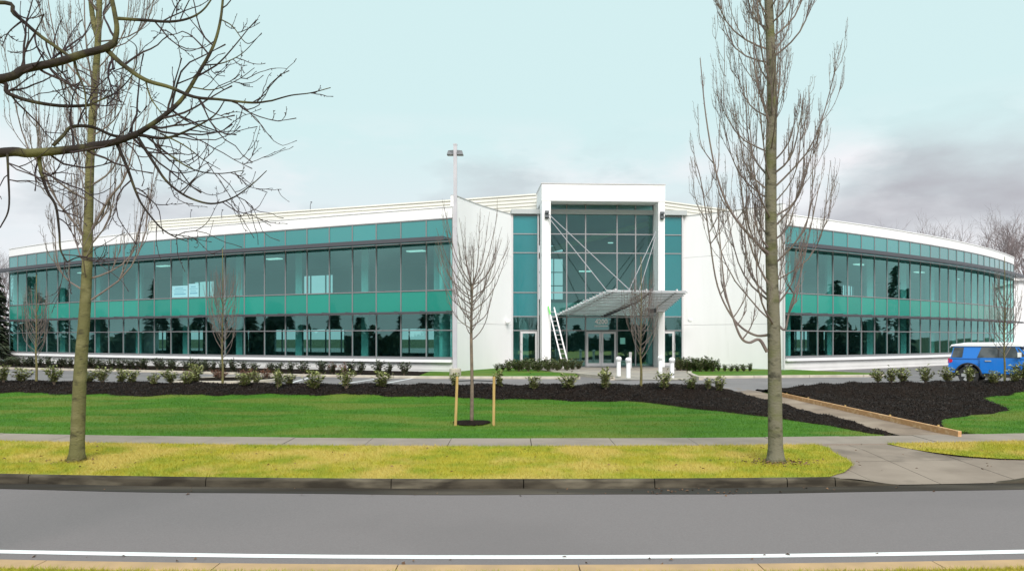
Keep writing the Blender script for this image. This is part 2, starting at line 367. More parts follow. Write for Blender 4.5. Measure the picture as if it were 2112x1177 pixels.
while xj < 24:
    L = 1.9; kerb_run('kerb_stone', nk, xj+.006, xj+L-.006, 8.17, 8.49, -.38, -.6, M['tanconc'], r=.02); xj += L
grid_sheet('near_bank', frange(-70,70,1), lambda X: -60, lambda X: 8.18+sag(X), 40, lambda X, Y: -.39 + .0*X, M['verge'])
# far kerb with joints where the photo has them, dropping at the drive
fk = empty('far_kerb'); fk['kind'] = 'structure'
joints = [-40,-34,-28,-22,-16,-12] + [XA(x, 13.4+sag(XA(x,13.4))) for x in (58, 425, 807, 1080, 1350, 1623, 1722)] + [6.6]
zdrop = lambda X: -.35 - .135*smooth(5.35, 6.6, X)
for a, b in zip(joints[:-1], joints[1:]): kerb_run('kerb_stone', fk, a+.008, b-.008, 13.36, 13.52, -.35, -.55, M['kerb'], zf=zdrop, r=.035)
zrise = lambda X: -.485 + .135*smooth(8.3, 9.6, X)
for a, b in ((8.3, 9.6), (9.6, 13), (13, 17), (17, 22), (22, 30), (30, 40)): kerb_run('kerb_stone', fk, a+.008, b-.008, 13.36, 13.52, -.35, -.55, M['kerb'], zf=zrise, r=.035)
# verge either side of the drive
VR = [(13.45,5.35),(14,5.9),(14.8,6.4),(15.4,6.55),(16.2,6.6),(16.8,6.75),(17.25,6.6)]
VL = [(14.35,16),(14.55,11.5),(14.75,10.2),(15.0,9.5),(15.4,9.0),(16.0,8.6),(16.6,8.35),(17.25,8.25)]
def vz(X, Yp): return -.352 + .05*(Yp-13.45)/3.75 + .02*math.sin(X*.7)*math.sin((Yp-13.45)/3.75*math.pi)
def strip_sheet(name, yps, xl, xr, mat_, fz, nx=140):
    v, f = [], []
    for yp in yps:
        a, b = xl(yp), xr(yp)
        for i in range(nx+1):
            X = a + (b-a)*i/nx; v.append((X, yp + sag(X), fz(X, yp)))
    for j in range(len(yps)-1):
        for i in range(nx):
            a = j*(nx+1)+i; f.append((a, a+1, a+nx+2, a+nx+1))
    o = mesh_obj(name, v, f, mat_, None, True); o['kind'] = 'structure'; return o
yps = list(np.linspace(13.5, 17.22, 16))
strip_sheet('verge', yps, lambda y: -70, lambda y: interp(y, VR), M['verge'], vz)
strip_sheet('verge_beyond_drive', list(np.linspace(14.35, 17.22, 14)), lambda y: interp(y, VL), lambda y: 60, M['verge'], lambda X, y: vz(X, y))
def apz(X, yp):
    t = (yp-13.38)/(17.22-13.38); mid = -.487 + .165*min(1, t*1.25)
    side = -.367 + .05*t
    w = max(smooth(6.7 - .4*t, 5.6, X) if X < 7 else 0, smooth(8.2, 9.8, X))
    return mid*(1-w) + side*w
ap = empty('drive_apron'); ap['kind'] = 'structure'
for (xa, xb) in ((5.0,6.15),(6.15,7.35),(7.35,8.75),(8.75,10.6),(10.6,16)):
    for (ya, yb) in ((13.40,15.3),(15.3,17.22)):
        v, f = [], []; n = 8
        for i in range(n+1):
            for j in range(n+1):
                X = xa+.006 + (xb-xa-.012)*i/n; yp = ya+.006 + (yb-ya-.012)*j/n
                v.append((X, yp+sag(X), apz(X, yp)))
        for i in range(n):
            for j in range(n): a = i*(n+1)+j; f.append((a, a+n+1, a+n+2, a+1))
        mesh_obj('slab', v, f, M['apron'], ap, True)
bs = grid_sheet('apron_bed', frange(4.9,16,.5), lambda X: 13.4+sag(X), lambda X: 18.4+sag(X), 2, lambda X, Y: -.51, M['mulch'])
# pavement of separate slabs
sw = empty('sidewalk'); sw['kind'] = 'structure'
x0 = -30.35
while x0 < 34:
    x1 = x0 + 1.81; v = []
    dz = random.uniform(-.004, .004)
    for X in (x0+.008, x1-.008):
        s_ = sag(X)
        for yp, z in ((17.21, -.40), (17.21, -.300+dz), (18.42, -.283+dz), (18.42, -.40)): v.append((X, yp+s_, z))
    mesh_obj('slab', v, [(0,1,2,3),(7,6,5,4),(1,5,6,2),(0,4,5,1),(2,6,7,3)], M['concrete'], sw); x0 = x1
grid_sheet('sidewalk_bed', XS, lambda X: 17.2+sag(X), lambda X: 18.45+sag(X), 1, lambda X, Y: -.335, M['mulch'])

# lawn (under everything on the bank), mulch bed, path
lx = frange(-70, 8.0, .5) + frange(8.1, 11.2, .1) + frange(11.5, 70, .5)
grid_sheet('lawn', lx, lambda X: ysw(X), lambda X: crest(X)+2.6, 40, lambda X, Y: ter(X, Y)-.012-(.09 if PATHL(Y)-.25 < X < PATHR(Y)+.9 else 0), M['lawn'])
def mz(X, Y, Yf):
    e = smooth(0, .35, Y-Yf)
    return ter(X, Y) + .05*e - .03*(1-e) + e*(.025*math.sin(X*3.1+Y*1.7) + .02*math.sin(X*6.3-Y*4.1) + random.uniform(-.012,.012))
def mulch_sheet(name, xs):
    v, f = [], []; ny = 46
    for X in xs:
        y0, y1 = mulch_front(X), crest(X)+2.2
        for j in range(ny+1):
            t = (j/ny)**1.3; Y = y0 + (y1-y0)*t; v.append((X, Y, mz(X, Y, y0)))
    for i in range(len(xs)-1):
        for j in range(ny): a = i*(ny+1)+j; f.append((a, a+ny+1, a+ny+2, a+1))
    o = mesh_obj(name, v, f, M['mulch'], None, True); o['kind'] = 'structure'
def mulch_patch(name, xa, xb, side):
    """mulch beside the path: columns follow the path edge"""
    v, f = [], []; nx, ny = 70, 60
    for j in range(ny+1):
        Y = 18.95 + (31.2-18.95)*j/ny; e0 = xa(Y); e1 = xb(Y)
        for i in range(nx+1):
            X = e0 + (e1-e0)*i/nx; front = mulch_front(X)
            zz = mz(X, Y, front) if Y > front - .02 else ter(X, Y) - .06
            v.append((X, Y, zz if Y < crest(X)+2.2 else ter(X, Y)))
    for j in range(ny):
        for i in range(nx): a = j*(nx+1)+i; f.append((a, a+1, a+nx+2, a+nx+1))
    o = mesh_obj(name, v, f, M['mulch'], None, True); o['kind'] = 'structure'
mulch_sheet('mulch_bed', frange(-70, -22, .8) + frange(-21.8, 4.0, .15) + [4.0])
mulch_patch('mulch_bed_by_path', lambda Y: 3.99, lambda Y: PATHL(Y)-.01, -1)
mulch_patch('mulch_bed_beyond_path', lambda Y: PATHR(Y)+.07, lambda Y: 23.0, 1)
mulch_sheet('mulch_bed_far_side', frange(22.99, 60, .6))
pth = empty('footpath'); pth['kind'] = 'structure'
for a, b in zip(frange(18.42, 32.4, 1.55)[:-1], frange(18.42, 32.4, 1.55)[1:]):
    n = 4; v, f = [], []
    for j in range(n+1):
        Y = a+.008 + (b-a-.016)*j/n
        for k in range(4):
            X = PATHL(Y) + (PATHR(Y)-PATHL(Y))*k/3 + .02*math.sin(Y*3.7+k)*(k in (0,))
            off = sag(9.5) if Y < 19 else 0
            v.append((X, Y + (1-min(1,max(0,(Y-18.4)/3)))*sag(X), pathz(Y) + random.uniform(-.004,.004)))
    for j in range(n):
        for k in range(3): q = j*4+k; f.append((q, q+1, q+5, q+4))
    mesh_obj('slab', v, f, M['path'], pth)
# timber edging: separate boards on edge
ed = empty('timber_edging', (10.4, 19.0, -.28)); tag(ed, 'line of raw pine boards on edge holding black mulch beside the footpath', 'edging')
yb = 18.75
while yb < 28.6:
    L = 2.4 if yb > 19 else 1.8; y1 = min(28.6, yb+L)
    m = MB()
    a = Vector((PATHR(yb)+.03, yb+.004, pathz(yb)+.05)); b = Vector((PATHR(y1)+.03, y1-.004, pathz(y1)+.05))
    m.bar(a - ed.location, b - ed.location, .085, .16); m.build('board', M['timber'], ed)
    q = MB(); pm = (a+b)/2 - ed.location + Vector((.055,0,-.04)); q.box(pm, (.04,.05,.3)); q.build('peg', M['stake'], ed)
    yb = y1
# car park
KL = [(-80,76),(-60,64.5),(-33.6,52.8),(-20.4,47.2),(-11,42.3),(-4.4,40.2),(-2.5,39.95),(3.5,39.9),(11,40.6),(18.4,41.8),(22,43.2),(27,47.5),(36,57),(60,84),(80,104)]
kl = lambda X: interp(X, KL)
grid_sheet('parking_lot', XS, lambda X: crest(X)+1.6, lambda X: 170, 4, lambda X, Y: 0.0, M['lot'])
# kerb round the planting in front of the building
bk = empty('lot_kerb'); bk['kind'] = 'structure'
xk = -66.0
while xk < 4.2 - 1e-6:
    x2 = min(xk+3.0, 3.4)
    if x2 - xk < .05: break
    kerb_run('kerb_stone', bk, xk+.01, x2-.01, 0, .17, .13, -.1, M['lotkerb'], line=kl); xk = x2
xk = 9.3
while xk < 19.5:
    x2 = min(xk+3.0, 19.6); kerb_run('kerb_stone', bk, xk+.01, x2-.01, 0, .17, .13, -.1, M['lotkerb'], line=kl); xk = x2
# kerb on the street side of the lot near the path
for a, b in ((6.2, 8.2), (9.7, 12.2)): kerb_run('kerb_stone', bk, a, b, 1.75, 1.92, .06, -.1, M['lotkerb'], line=crest)
# stall lines
sl_ = empty('stall_markings'); sl_['kind'] = 'structure'
for px, py, px2, py2 in ((600,789,640,778),(690,794,775,781),(795,790,850,780)):
    a = P(px, py, 2.0*FPX/(py-HZ)); b = P(px2, py2, 2.0*FPX/(py2-HZ)); d = (b-a); nrm = Vector((-d.y, d.x, 0)).normalized()*.07
    mesh_obj('stall_line', [(p.x, p.y, .004) for p in (a-nrm, a+nrm, b+nrm, b-nrm)], [(0,1,2,3)], M['paint'], sl_)

# ------------------------------------------------------------------ building
def wing(X, Y, th, b, c, w, n, sgn, extra=()):
    pts = [(X, Y)]; angs = []
    for i in range(n):
        t = th + b*i + c*i*i; angs.append(t); X += sgn*w*math.cos(t); Y += w*math.sin(t); pts.append((X, Y))
    for t in extra: angs.append(t); X += sgn*w*math.cos(t); Y += w*math.sin(t); pts.append((X, Y))
    return pts
LP = wing(-3.37466730, 45.8468795, .423379289, .00153627299, .000325758418, 1.72391655, 26, -1)
RP = wing(16.5054228, 48.7069857, .580732766, .00883651787, .000133502271, 1.60185261, 25, 1, (1.02, 1.12, 1.2))
def with_normals(pts):
    out = []
    for i in range(len(pts)):
        a = pts[max(i-1, 0)]; b = pts[min(i+1, len(pts)-1)]
        d = Vector((b[0]-a[0], b[1]-a[1])).normalized(); n = Vector((d.y, -d.x))
        if n.y > 0: n = -n
        out.append((pts[i], (n.x, n.y)))
    return out
bld = empty('office_building', (6, 50, 0))
bld.location = (0, 0, 0)
tag(bld, 'two storey white office building with curved teal glass wings and tall entrance portal', 'building')
def curtain(pts, rows, mats, parent, mull=(.065,.11), jitter=.005):
    line = with_normals(pts)
    cw = MB(); cw.sweep(line, [(-.11, rows[0]-.13), (.12, rows[0]-.13), (.12, rows[0]-.035), (-.11, rows[0]-.035)])
    cwo = cw.build('curtain_wall', M['alu'], parent)
    for k, z in enumerate(rows):
        t = MB(); t.sweep(line, [(-.08, z-.03), (.055, z-.03), (.055, z+.03), (-.08, z+.03)]); t.build('transom', M['alu'], cwo)
    for i, (p, n) in enumerate(line):
        a = math.atan2(n[1], n[0]) - math.pi/2
        cube('mullion', (p[0]+n[0]*.0, p[1]+n[1]*.0, (rows[0]+rows[-1])/2), (mull[0], mull[1], rows[-1]-rows[0]+.06), M['alu'], cwo, rz=a)
    for i in range(len(pts)-1):
        a, b = pts[i], pts[i+1]; d = Vector((b[0]-a[0], b[1]-a[1])); L = d.length; rz = math.atan2(d.y, d.x)
        c = ((a[0]+b[0])/2, (a[1]+b[1])/2)
        for k in range(len(rows)-1):
            h = rows[k+1]-rows[k]; gl = mats[k]
            nm = 'glass_pane' if gl in ('glass', 'lobby') else 'spandrel_panel'
            cube(nm, (c[0], c[1], (rows[k]+rows[k+1])/2), (L-.05, .03, h-.05), M[gl], cwo, rz=rz+random.uniform(-jitter, jitter), rx=random.uniform(-jitter, jitter)*.8)
    return cwo
ROWS = [.917, 2.48, 3.46, 4.78, 7.55, 8.86]; KINDS = ['glass', 'glass', 'span', 'glass', 'spantop']
def sunshade(pts, z, depth, parent, ext, nb=5, thick=.05, face=.16):
    a, b = Vector(pts[0]), Vector(pts[1]); c, d = Vector(pts[-1]), Vector(pts[-2])
    full = list(pts)
    if ext[0]: full = [tuple(a + (a-b).normalized()*ext[0])] + full
    if ext[1]: full = full + [tuple(c + (c-d).normalized()*ext[1])]
    line = with_normals(full)
    fr = MB(); fr.sweep(line, [(depth-.05, z-face/2), (depth, z-face/2), (depth, z+face/2), (depth-.05, z+face/2)])
    ss = fr.build('sunshade', M['darkalu'], parent)
    for k in range(nb):
        o0 = .16 + (depth-.3)*k/nb
        m = MB(); w_ = (depth-.3)/nb*.72
        m.sweep(line, [(o0, z-.02), (o0+w_, z-.055), (o0+w_, z-.03), (o0, z+.005)]); m.build('louvre_blade', M['darkalu'], ss)
    for i, (p, n) in enumerate(with_normals(pts)):
        an = math.atan2(n[1], n[0]) - math.pi/2
        cube('bracket', (p[0]+n[0]*(depth/2+.02), p[1]+n[1]*(depth/2+.02), z+.045), (.035, depth-.14, .07), M['darkalu'], ss, rz=an)
def wing_body(pts, inner_z, parent, name_side):
    line = with_normals(pts); full = pts
    q0 = tuple(Vector(pts[0]).lerp(Vector(pts[1]), .55))
    D = 13.0
    back = [(p[0]-n[0]*D, p[1]-n[1]*D) for p, n in line]
    m = MB(); m.sweep(line, [(-.25, -.05), (.02, -.05), (.02, .20), (.045, .20), (.045, .42), (.02, .42), (.02, .66), (-.25, .66)]); m.build('base_wall', M['offwhite'], parent)
    m = MB(); m.sweep(line, [(-.2, .66), (.24, .64), (.24, .79), (-.2, .80)]); m.build('sill_band', M['white'], parent)
    m = MB(); m.sweep(line, [(-.3, 8.895), (.06, 8.895), (.06, 9.50), (-.3, 9.50)]); m.build('parapet', M['white'], parent)
    m = MB(); m.sweep(line, [(-.32, 9.503), (.1, 9.503), (.1, 9.56), (-.32, 9.56)]); m.build('coping', M['white'], parent)
    ipts = [q0] + list(pts[1:]); line = with_normals(ipts); back = [(p[0]-n[0]*D, p[1]-n[1]*D) for p, n in line]
    def slab(nm, z0, z1, mt, inset=.3):
        m = MB(); k = len(pts)
        for z in (z0, z1):
            for (p, n), b in zip(line, back): m.v += [(p[0]-n[0]*inset, p[1]-n[1]*inset, z), (b[0], b[1], z)]
        for i in range(k-1):
            a = 2*i; m.f += [(a, a+1, a+3, a+2), (2*k+a, 2*k+a+2, 2*k+a+3, 2*k+a+1), (a, a+2, 2*k+a+2, 2*k+a), (a+1, 2*k+a+1, 2*k+a+3, a+3)]
        m.build(nm, mt, parent)
    slab('floor_slab', -.04, .12, M['floor'], .26); slab('floor_slab', 3.50, 4.6, M['ceil'], .14); slab('roof_slab', 7.7, 9.3, M['ceil'], .31)
    # back wall with window openings that let daylight through
    m = MB(); mm = MB()
    for i in range(len(back)-1):
        a, b = Vector((*back[i], 0)), Vector((*back[i+1], 0)); d = b-a; L = d.length; rz = Matrix.Rotation(math.atan2(d.y, d.x), 3, 'Z'); c = (a+b)/2
        segs = ((-.02, 8.0),)
        if i % 4 in (1, 2): segs = ((-.02, .9), (2.75, 8.0))
        if i % 9 in (2, 3): segs = ((-.02, .9), (2.75, 5.0), (7.2, 8.0))
        for z0, z1 in segs: m.box((c.x, c.y, (z0+z1)/2), (L+.02, .2, z1-z0), rz)
        if len(segs) > 1: mm.box((c.x, c.y, 4), (.08, .1, 7.9), rz)
    m.build('back_wall', M['interior'], parent); mm.build('back_window_frame', M['alu'], parent)
    for (p, n), b in ((line[0], back[0]), (line[-1], back[-1])):
        m = MB(); m.bar((p[0]-n[0]*.3, p[1]-n[1]*.3, 4.4), (b[0], b[1], 4.4), .2, 8.7)
        m.build('end_wall', M['white'], parent)
    for i in range(1, len(pts)-1, 3):
        p, n = line[i]
        q = (p[0]-n[0]*1.3, p[1]-n[1]*1.3)
        cube('interior_column', (*q, 1.8), (.42, .42, 3.36), M['column'], parent); cube('interior_column', (*q, 6.15), (.42, .42, 3.08), M['column'], parent)
    for i in range(3, len(pts)-2, 7):
        p, n = line[i]; an = math.atan2(n[1], n[0]) - math.pi/2
        for z in (7.66,):
            q = (p[0]-n[0]*4.5, p[1]-n[1]*4.5); cube('ceiling_light', (*q, z), (1.2, .5, .06), M['lit'], parent, rz=an)
        q = (p[0]-n[0]*6, p[1]-n[1]*6)
        m = MB(); rzm = Matrix.Rotation(an, 3, 'Z')
        m.box((*q, .84), (3.0, .8, .06), rzm); m.box((q[0], q[1], .46), (2.8, .06, .68), rzm); m.build('desk', M['furn'], parent)
    for i in (8, 17):                       # cross partitions
        p, n = line[i]; m = MB(); m.bar((p[0]-n[0]*8.2, p[1]-n[1]*8.2, 1.81), (p[0]-n[0]*12.8, p[1]-n[1]*12.8, 1.81), .12, 3.36); m.build('partition', M['interior'], parent)
    curtain(pts, ROWS, KINDS, parent)
wing_body(LP, 0, bld, 'l'); wing_body(RP, 0, bld, 'r')
sunshade(LP, 7.62, 1.1, bld, (0, 3.2), 5, .05, .22); sunshade(LP, 3.50, .8, bld, (0, 3.0), 4, .04, .09)
sunshade(RP[:26], 7.62, 1.1, bld, (0, 3.0), 5, .05, .22); sunshade(RP[:26], 3.50, .8, bld, (0, 3.0), 4, .04, .09)

# white pier walls either side of the entrance, in two lifts with a joint between
def pier(p0, p1, bulge, name):
    n = 12; pts = []
    a, b = Vector(p0), Vector(p1); d = b-a; nn = Vector((d.y, -d.x)).normalized()
    if nn.y > 0: nn = -nn
    for i in range(n+1):
        t = i/n; q = a + d*t + nn*bulge*math.sin(math.pi*t); pts.append((q.x, q.y))
    line = with_normals(pts)
    for z0, z1 in ((-.05, 2.9), (2.915, 7.38), (7.395, 10.15)):
        m = MB(); m.sweep(line, [(-.28, z0), (0, z0), (0, z1), (-.28, z1)]); m.build('pier_wall', M['white'], bld)
    m = MB(); m.sweep(line, [(-.3, 10.152), (.03, 10.152), (.03, 10.2), (-.3, 10.2)]); m.build('coping', M['lightalu'], bld)
pier((-3.25, 45.83), (.05, 53.05), -.22, 'l'); pier((16.40, 48.66), (11.42, 53.75), -.22, 'r')
cube('corner_trim', (-3.33, 45.80, 4.75), (.10, .16, 9.6), M['lightalu'], bld); cube('corner_trim', (16.46, 48.64, 4.75), (.10, .16, 9.6), M['lightalu'], bld)

# entrance: frame of reference turned by a few degrees about the left column
EA = R(3.2); EO = Vector((1.93, 51.6, 0))
EM = Matrix.Rotation(EA, 3, 'Z')
def E_(u, v, z): q = EM @ Vector((u, v, 0)); return Vector((EO.x+q.x, EO.y+q.y, z))
def ecube(name, u0, u1, v0, v1, z0, z1, mt, parent): 
    return cube(name, E_((u0+u1)/2, (v0+v1)/2, (z0+z1)/2), (u1-u0, v1-v0, z1-z0), mt, parent, rz=EA)
PW = 7.98                                   # portal width
for z0, z1 in ((.0, 7.38), (7.39, 10.84)):
    ecube('portal_column', 0, .56, 0, 1.6, z0, z1, M['white'], bld); ecube('portal_column', PW-.42, PW, 0, 1.6, z0, z1, M['white'], bld)
ecube('portal_lintel', -.02, PW+.02, -.02, 3.6, 10.85, 11.92, M['white'], bld)
ecube('coping', -.06, PW+.06, -.06, 3.7, 11.925, 11.99, M['lightalu'], bld)
# lobby glazing
GV = 1.45
us = [.56, 1.76, 3.02, 5.12, 6.36, PW-.42]; zs = [.17, 2.54, 3.42, 5.04, 7.66, 8.9, 10.84]
lob = ecube('lobby_glazing', .56, PW-.42, GV-.06, GV+.1, .06, .17, M['alu'], bld)
for u in us: ecube('mullion', u-.04, u+.04, GV-.09, GV+.09, .17, 10.84, M['alu'], lob).parent = bld
for z in zs[1:-1]: ecube('transom', .6, PW-.46, GV-.07, GV+.06, z-.035, z+.035, M['alu'], bld)
for i in range(5):
    for k in range(6):
        if i == 2 and k == 0: continue
        o = ecube('glass_pane', us[i]+.03, us[i+1]-.03, GV-.015, GV+.015, zs[k]+.03, zs[k+1]-.03, M['lobby'], bld)
        o.rotation_euler.z += random.uniform(-.003, .003); o.rotation_euler.x = random.uniform(-.002, .002)
def door(u0, u1, v, z0, z1, side, parent):
    """aluminium framed glass door: frame mesh with pane and handle as sub-parts"""
    m = MB(); w = .13; rzm = EM
    for a, b, c, d in ((u0, u0+w, z0, z1), (u1-w, u1, z0, z1), (u0+w, u1-w, z1-w, z1), (u0+w, u1-w, z0, z0+.2)):
        m.box(E_((a+b)/2, v, (c+d)/2), (b-a, .09, d-c), rzm)
    dr = m.build('door', M['lightalu'], parent)
    ecube('glass_pane', u0+w, u1-w, v-.012, v+.012, z0+.2, z1-w, M['lobby'], dr)
    hu = u1-.07 if side > 0 else u0+.07
    h = MB(); h.tube([E_(hu, v-.05, z0+.95), E_(hu+side*.10, v-.12, z0+1.0), E_(hu+side*.10, v-.12, z0+1.45), E_(hu, v-.05, z0+1.5)], [.022]*4, 6); h.build('handle', M['chrome'], dr)
door(3.02+.05, 4.06, GV, .18, 2.46, 1, bld); door(4.08, 5.12-.05, GV, .18, 2.46, -1, bld)
# side strips between pier and portal
def strip(u0, u1, v, doorside):
    zz = [.17, 2.54, 3.46, 5.04, 7.66, 8.9, 10.12]
    mt = ['lobby', 'lobby', 'stripspan', 'stripspan', 'stripspan', 'stripspan']
    ecube('strip_frame', u0-.1, u0, v-.1, v+.1, .1, 10.2, M['lightalu'], bld); ecube('strip_frame', u1, u1+.1, v-.1, v+.1, .1, 10.2, M['lightalu'], bld)
    for z in zz: ecube('transom', u0, u1, v-.06, v+.06, z-.03, z+.03, M['alu'], bld)
    for k in range(6):
        if k == 0:
            if doorside < 0: door(u0+.5, u1-.02, v, .2, 2.48, -1, bld); ecube('glass_pane', u0+.02, u0+.46, v-.015, v+.015, .2, 2.5, M['lobby'], bld); ecube('mullion', u0+.45, u0+.5, v-.07, v+.07, .2, 2.5, M['alu'], bld)
            else: door(u0+.02, u1-.5, v, .2, 2.48, 1, bld); ecube('glass_pane', u1-.46, u1-.02, v-.015, v+.015, .2, 2.5, M['lobby'], bld); ecube('mullion', u1-.5, u1-.45, v-.07, v+.07, .2, 2.5, M['alu'], bld)
        else: ecube('glass_pane' if k < 2 else 'spandrel_panel', u0+.01, u1-.01, v-.015, v+.015, zz[k]+.03, zz[k+1]-.03, M[mt[k]], bld)
strip(-1.78, -.17, 1.5, -1); strip(PW+.10, PW+1.50, 1.5, 1)
# lobby shell
m = MB()
for u0, u1, v0, v1, z0, z1 in ((-1.9,PW+1.8,1.2,14,10.2,10.5),(-1.9,-1.75,1.9,14,.1,10.2),(PW+1.6,PW+1.75,1.9,14,.1,10.2),(.3,PW-.2,1.75,14,10.9,11.2)):
    m.box(E_((u0+u1)/2,(v0+v1)/2,(z0+z1)/2),(u1-u0,v1-v0,z1-z0),EM)
m.build('lobby_wall', M['interior'], bld)
m = MB(); m.box(E_(4, 6.4, .06), (11, 13.0, .2), EM); m.build('lobby_floor', M['floor'], bld)
m = MB()   # back wall with a tall window at its left
bx = [(-1.9, .75, 0, 10.2), (3.0, PW+1.75, 0, 10.2), (.75, 3.0, 0, 5.2), (.75, 3.0, 9.6, 10.2), (.75, 3.0, 8.5, 8.75)]
for u0, u1, z0, z1 in bx: m.box(E_((u0+u1)/2, 13.9, (z0+z1)/2), (u1-u0, .2, z1-z0), EM)
for u in (1.5, 2.25): m.box(E_(u, 13.85, 7.4), (.07, .1, 4.4), EM)
for z in (6.3, 7.4): m.box(E_(1.9, 13.85, z), (2.2, .1, .07), EM)
m.build('lobby_back_wall', M['interior'], bld)
m = MB(); m.bar(E_(.5, 6, 8.2), E_(PW-.3, 3.2, 9.9), .3, .35); m.bar(E_(.5, 9, 8.3), E_(PW-1, 9, 8.6), .3, .3); m.build('lobby_beam', M['warm'], bld)
m = MB(); m.box(E_(4, 9, 4.1), (9.4, 7, .9), EM); m.build('lobby_bridge', M['ceil'], bld)
cube('ceiling_light', E_(3.55, 5.0, 6.75), (.9, .3, .07), M['lit'], bld, rz=EA); cube('ceiling_light', E_(5.6, 6.5, 8.95), (.35, .25, .06), M['lit'], bld, rz=EA)
# roof screens of beige ribbed metal, set back from the parapets
def screen(a, b, z0, z1, parent):
    a, b = Vector(a), Vector(b); n = 11; prof = []
    hh = (z1-z0)/n
    for k in range(n): z = z0+k*hh; prof += [(0, z), (0, z+hh*.70), (-.08, z+hh*.73), (-.08, z+hh*.98)]
    prof += [(-.5, z1), (-.5, z0)]
    m = MB(); m.sweep(with_normals([tuple(a), tuple(b)]), prof); m.build('roof_screen', M['beige'], parent)
    m = MB(); m.sweep(with_normals([tuple(a), tuple(b)]), [(.04, z1), (.04, z1+.1), (-.34, z1+.1), (-.34, z1)]); m.build('coping', M['beige'], parent)
screen((1.7, 56.0), (-31, 68.9), 9.3, 12.0, bld); screen((10.6, 58.5), (33, 74), 9.3, 12.0, bld)
m = MB(); m.bar((-31.15, 69, 10.65), (-28, 77, 10.65), .3, 2.7); m.build('roof_screen', M['beige'], bld)
for px, py, Y in ((393,436,68),(457,436,66),(517,428,65),(640,420,63)):
    p = P(px, py, Y); m = MB(); m.tube([(p.x, p.y, 11.9), (p.x, p.y, p.z-.1), (p.x+.08, p.y, p.z+.1)], [.03, .025, .025], 5); m.box((p.x+.08, p.y, p.z+.12), (.12,.08,.07)); m.build('roof_aerial', M['darkalu'], bld)
# entrance canopy: sloping louvre blades, spine beam, tie rods
cb = MB(); c_lo = [Vector((2.95,52.7,3.60)), Vector((9.75,53.0,3.55))]; c_hi = [Vector((5.5,46.9,4.78)), Vector((10.25,47.1,4.74))]
cb.bar(P(1247,651,52.6), P(1312,622,49.6), .12, .2); cb.bar(P(1312,622,49.6), P(1345,598,47.0), .12, .2)
can = cb.build('canopy', M['darkalu'], bld)
nb = 17
for k in range(nb):
    t = k/(nb-1); a = c_lo[0].lerp(c_hi[0], t); b = c_lo[1].lerp(c_hi[1], t)
    m = MB(); d = (b-a); m.bar(a, b, .43, .03, Vector((0,-.30,1)).normalized()); m.build('canopy_blade', M['canopy'], can)
for t in (.12, .5, .88):
    a = c_lo[0].lerp(c_lo[1], t) + Vector((0,0,.09)); b = c_hi[0].lerp(c_hi[1], t) + Vector((0,0,.09))
    m = MB(); m.bar(a, b, .08, .12); m.build('canopy_rib', M['lightalu'], can)
for (x0_, y0_, Y0, x1_, y1_, Y1) in ((1131,441,51.5,1300,599,47.2),(1132,449,51.5,1252,600,47.2),(1353,477,51.8,1297,599,47.2),(1352,489,51.8,1318,601,47.4)):
    m = MB(); m.tube([P(x0_,y0_,Y0), P(x1_,y1_,Y1)], [.027,.027], 8); m.build('tie_rod', M['rod'], can)
m = MB(); a = P(1345,641,50); m.box(a, (.5,.3,.22)); m.bar(a+Vector((-.25,-.1,0)), a+Vector((.2,.0,.12)), .08); m.build('canopy_floodlight', M['darkalu'], can)
# address over the doors
tcv = bpy.data.curves.new('address_number', 'FONT'); tcv.body = '4200'; tcv.size = .42; tcv.align_x = 'CENTER'; tcv.extrude = .006; tcv.offset = .012
to = bpy.data.objects.new('address_number', tcv); to.location = E_(4.07, GV-.05, 2.99); to.rotation_euler = (R(90), 0, EA); tcv.materials.append(M['letter'])
COL.objects.link(to); bpy.context.view_layer.update(); tme = bpy.data.meshes.new_from_object(to); tl_, tr_ = to.location.copy(), to.rotation_euler.copy(); bpy.data.objects.remove(to)
to = bpy.data.objects.new('address_number', tme); to.location = tl_; to.rotation_euler = tr_; link(to, bld)
m = MB(); u = 3.62
while u < 4.52:
    w = random.choice((.035,.05,.03)); m.box(E_(u+w/2, GV-.045, 2.83), (w, .008, .085 if random.random() < .8 else .11), EM); u += w+.022
m.build('street_lettering', M['letter'], bld)
# wall lights and cameras
def sconce(u):
    m = MB()
    m.box(E_(u, -.06, 9.95), (.22, .12, .5), EM); m.box(E_(u, -.16, 10.1), (.26, .16, .14), EM); m.box(E_(u, -.16, 9.82), (.26, .16, .14), EM); return m.build('wall_light', M['lampdark'], bld)
sconce(.30); sconce(PW-.20)
def cctv(p, nx):
    m = MB(); m.tube([p, p+Vector((nx*.05,-.25,-.02))], [.05,.05], 8); m.lathe([(.06,-.17),(.14,-.12),(.16,-.02),(.15,.05),(.05,.08)], p+Vector((nx*.06,-.32,-.05)), 12); m.build('dome_camera', M['white'], bld)
cctv(P(1050,660,52.4), -1); cctv(P(1423,657,52.6), -1)
# white annex beyond the right end and its flat roof
ax = empty('annex_building', (52, 92, 0)); tag(ax, 'plain white flat roofed building beyond the right end of the glass wing', 'building')
m = MB(); m.box((12, 6, 4.3), (26, 12, 8.6)); m.build('wall', M['white'], ax); m = MB(); m.box((12, 5.9, 8.75), (26.6, 12.8, .28)); m.build('roof', M['offwhite'], ax)

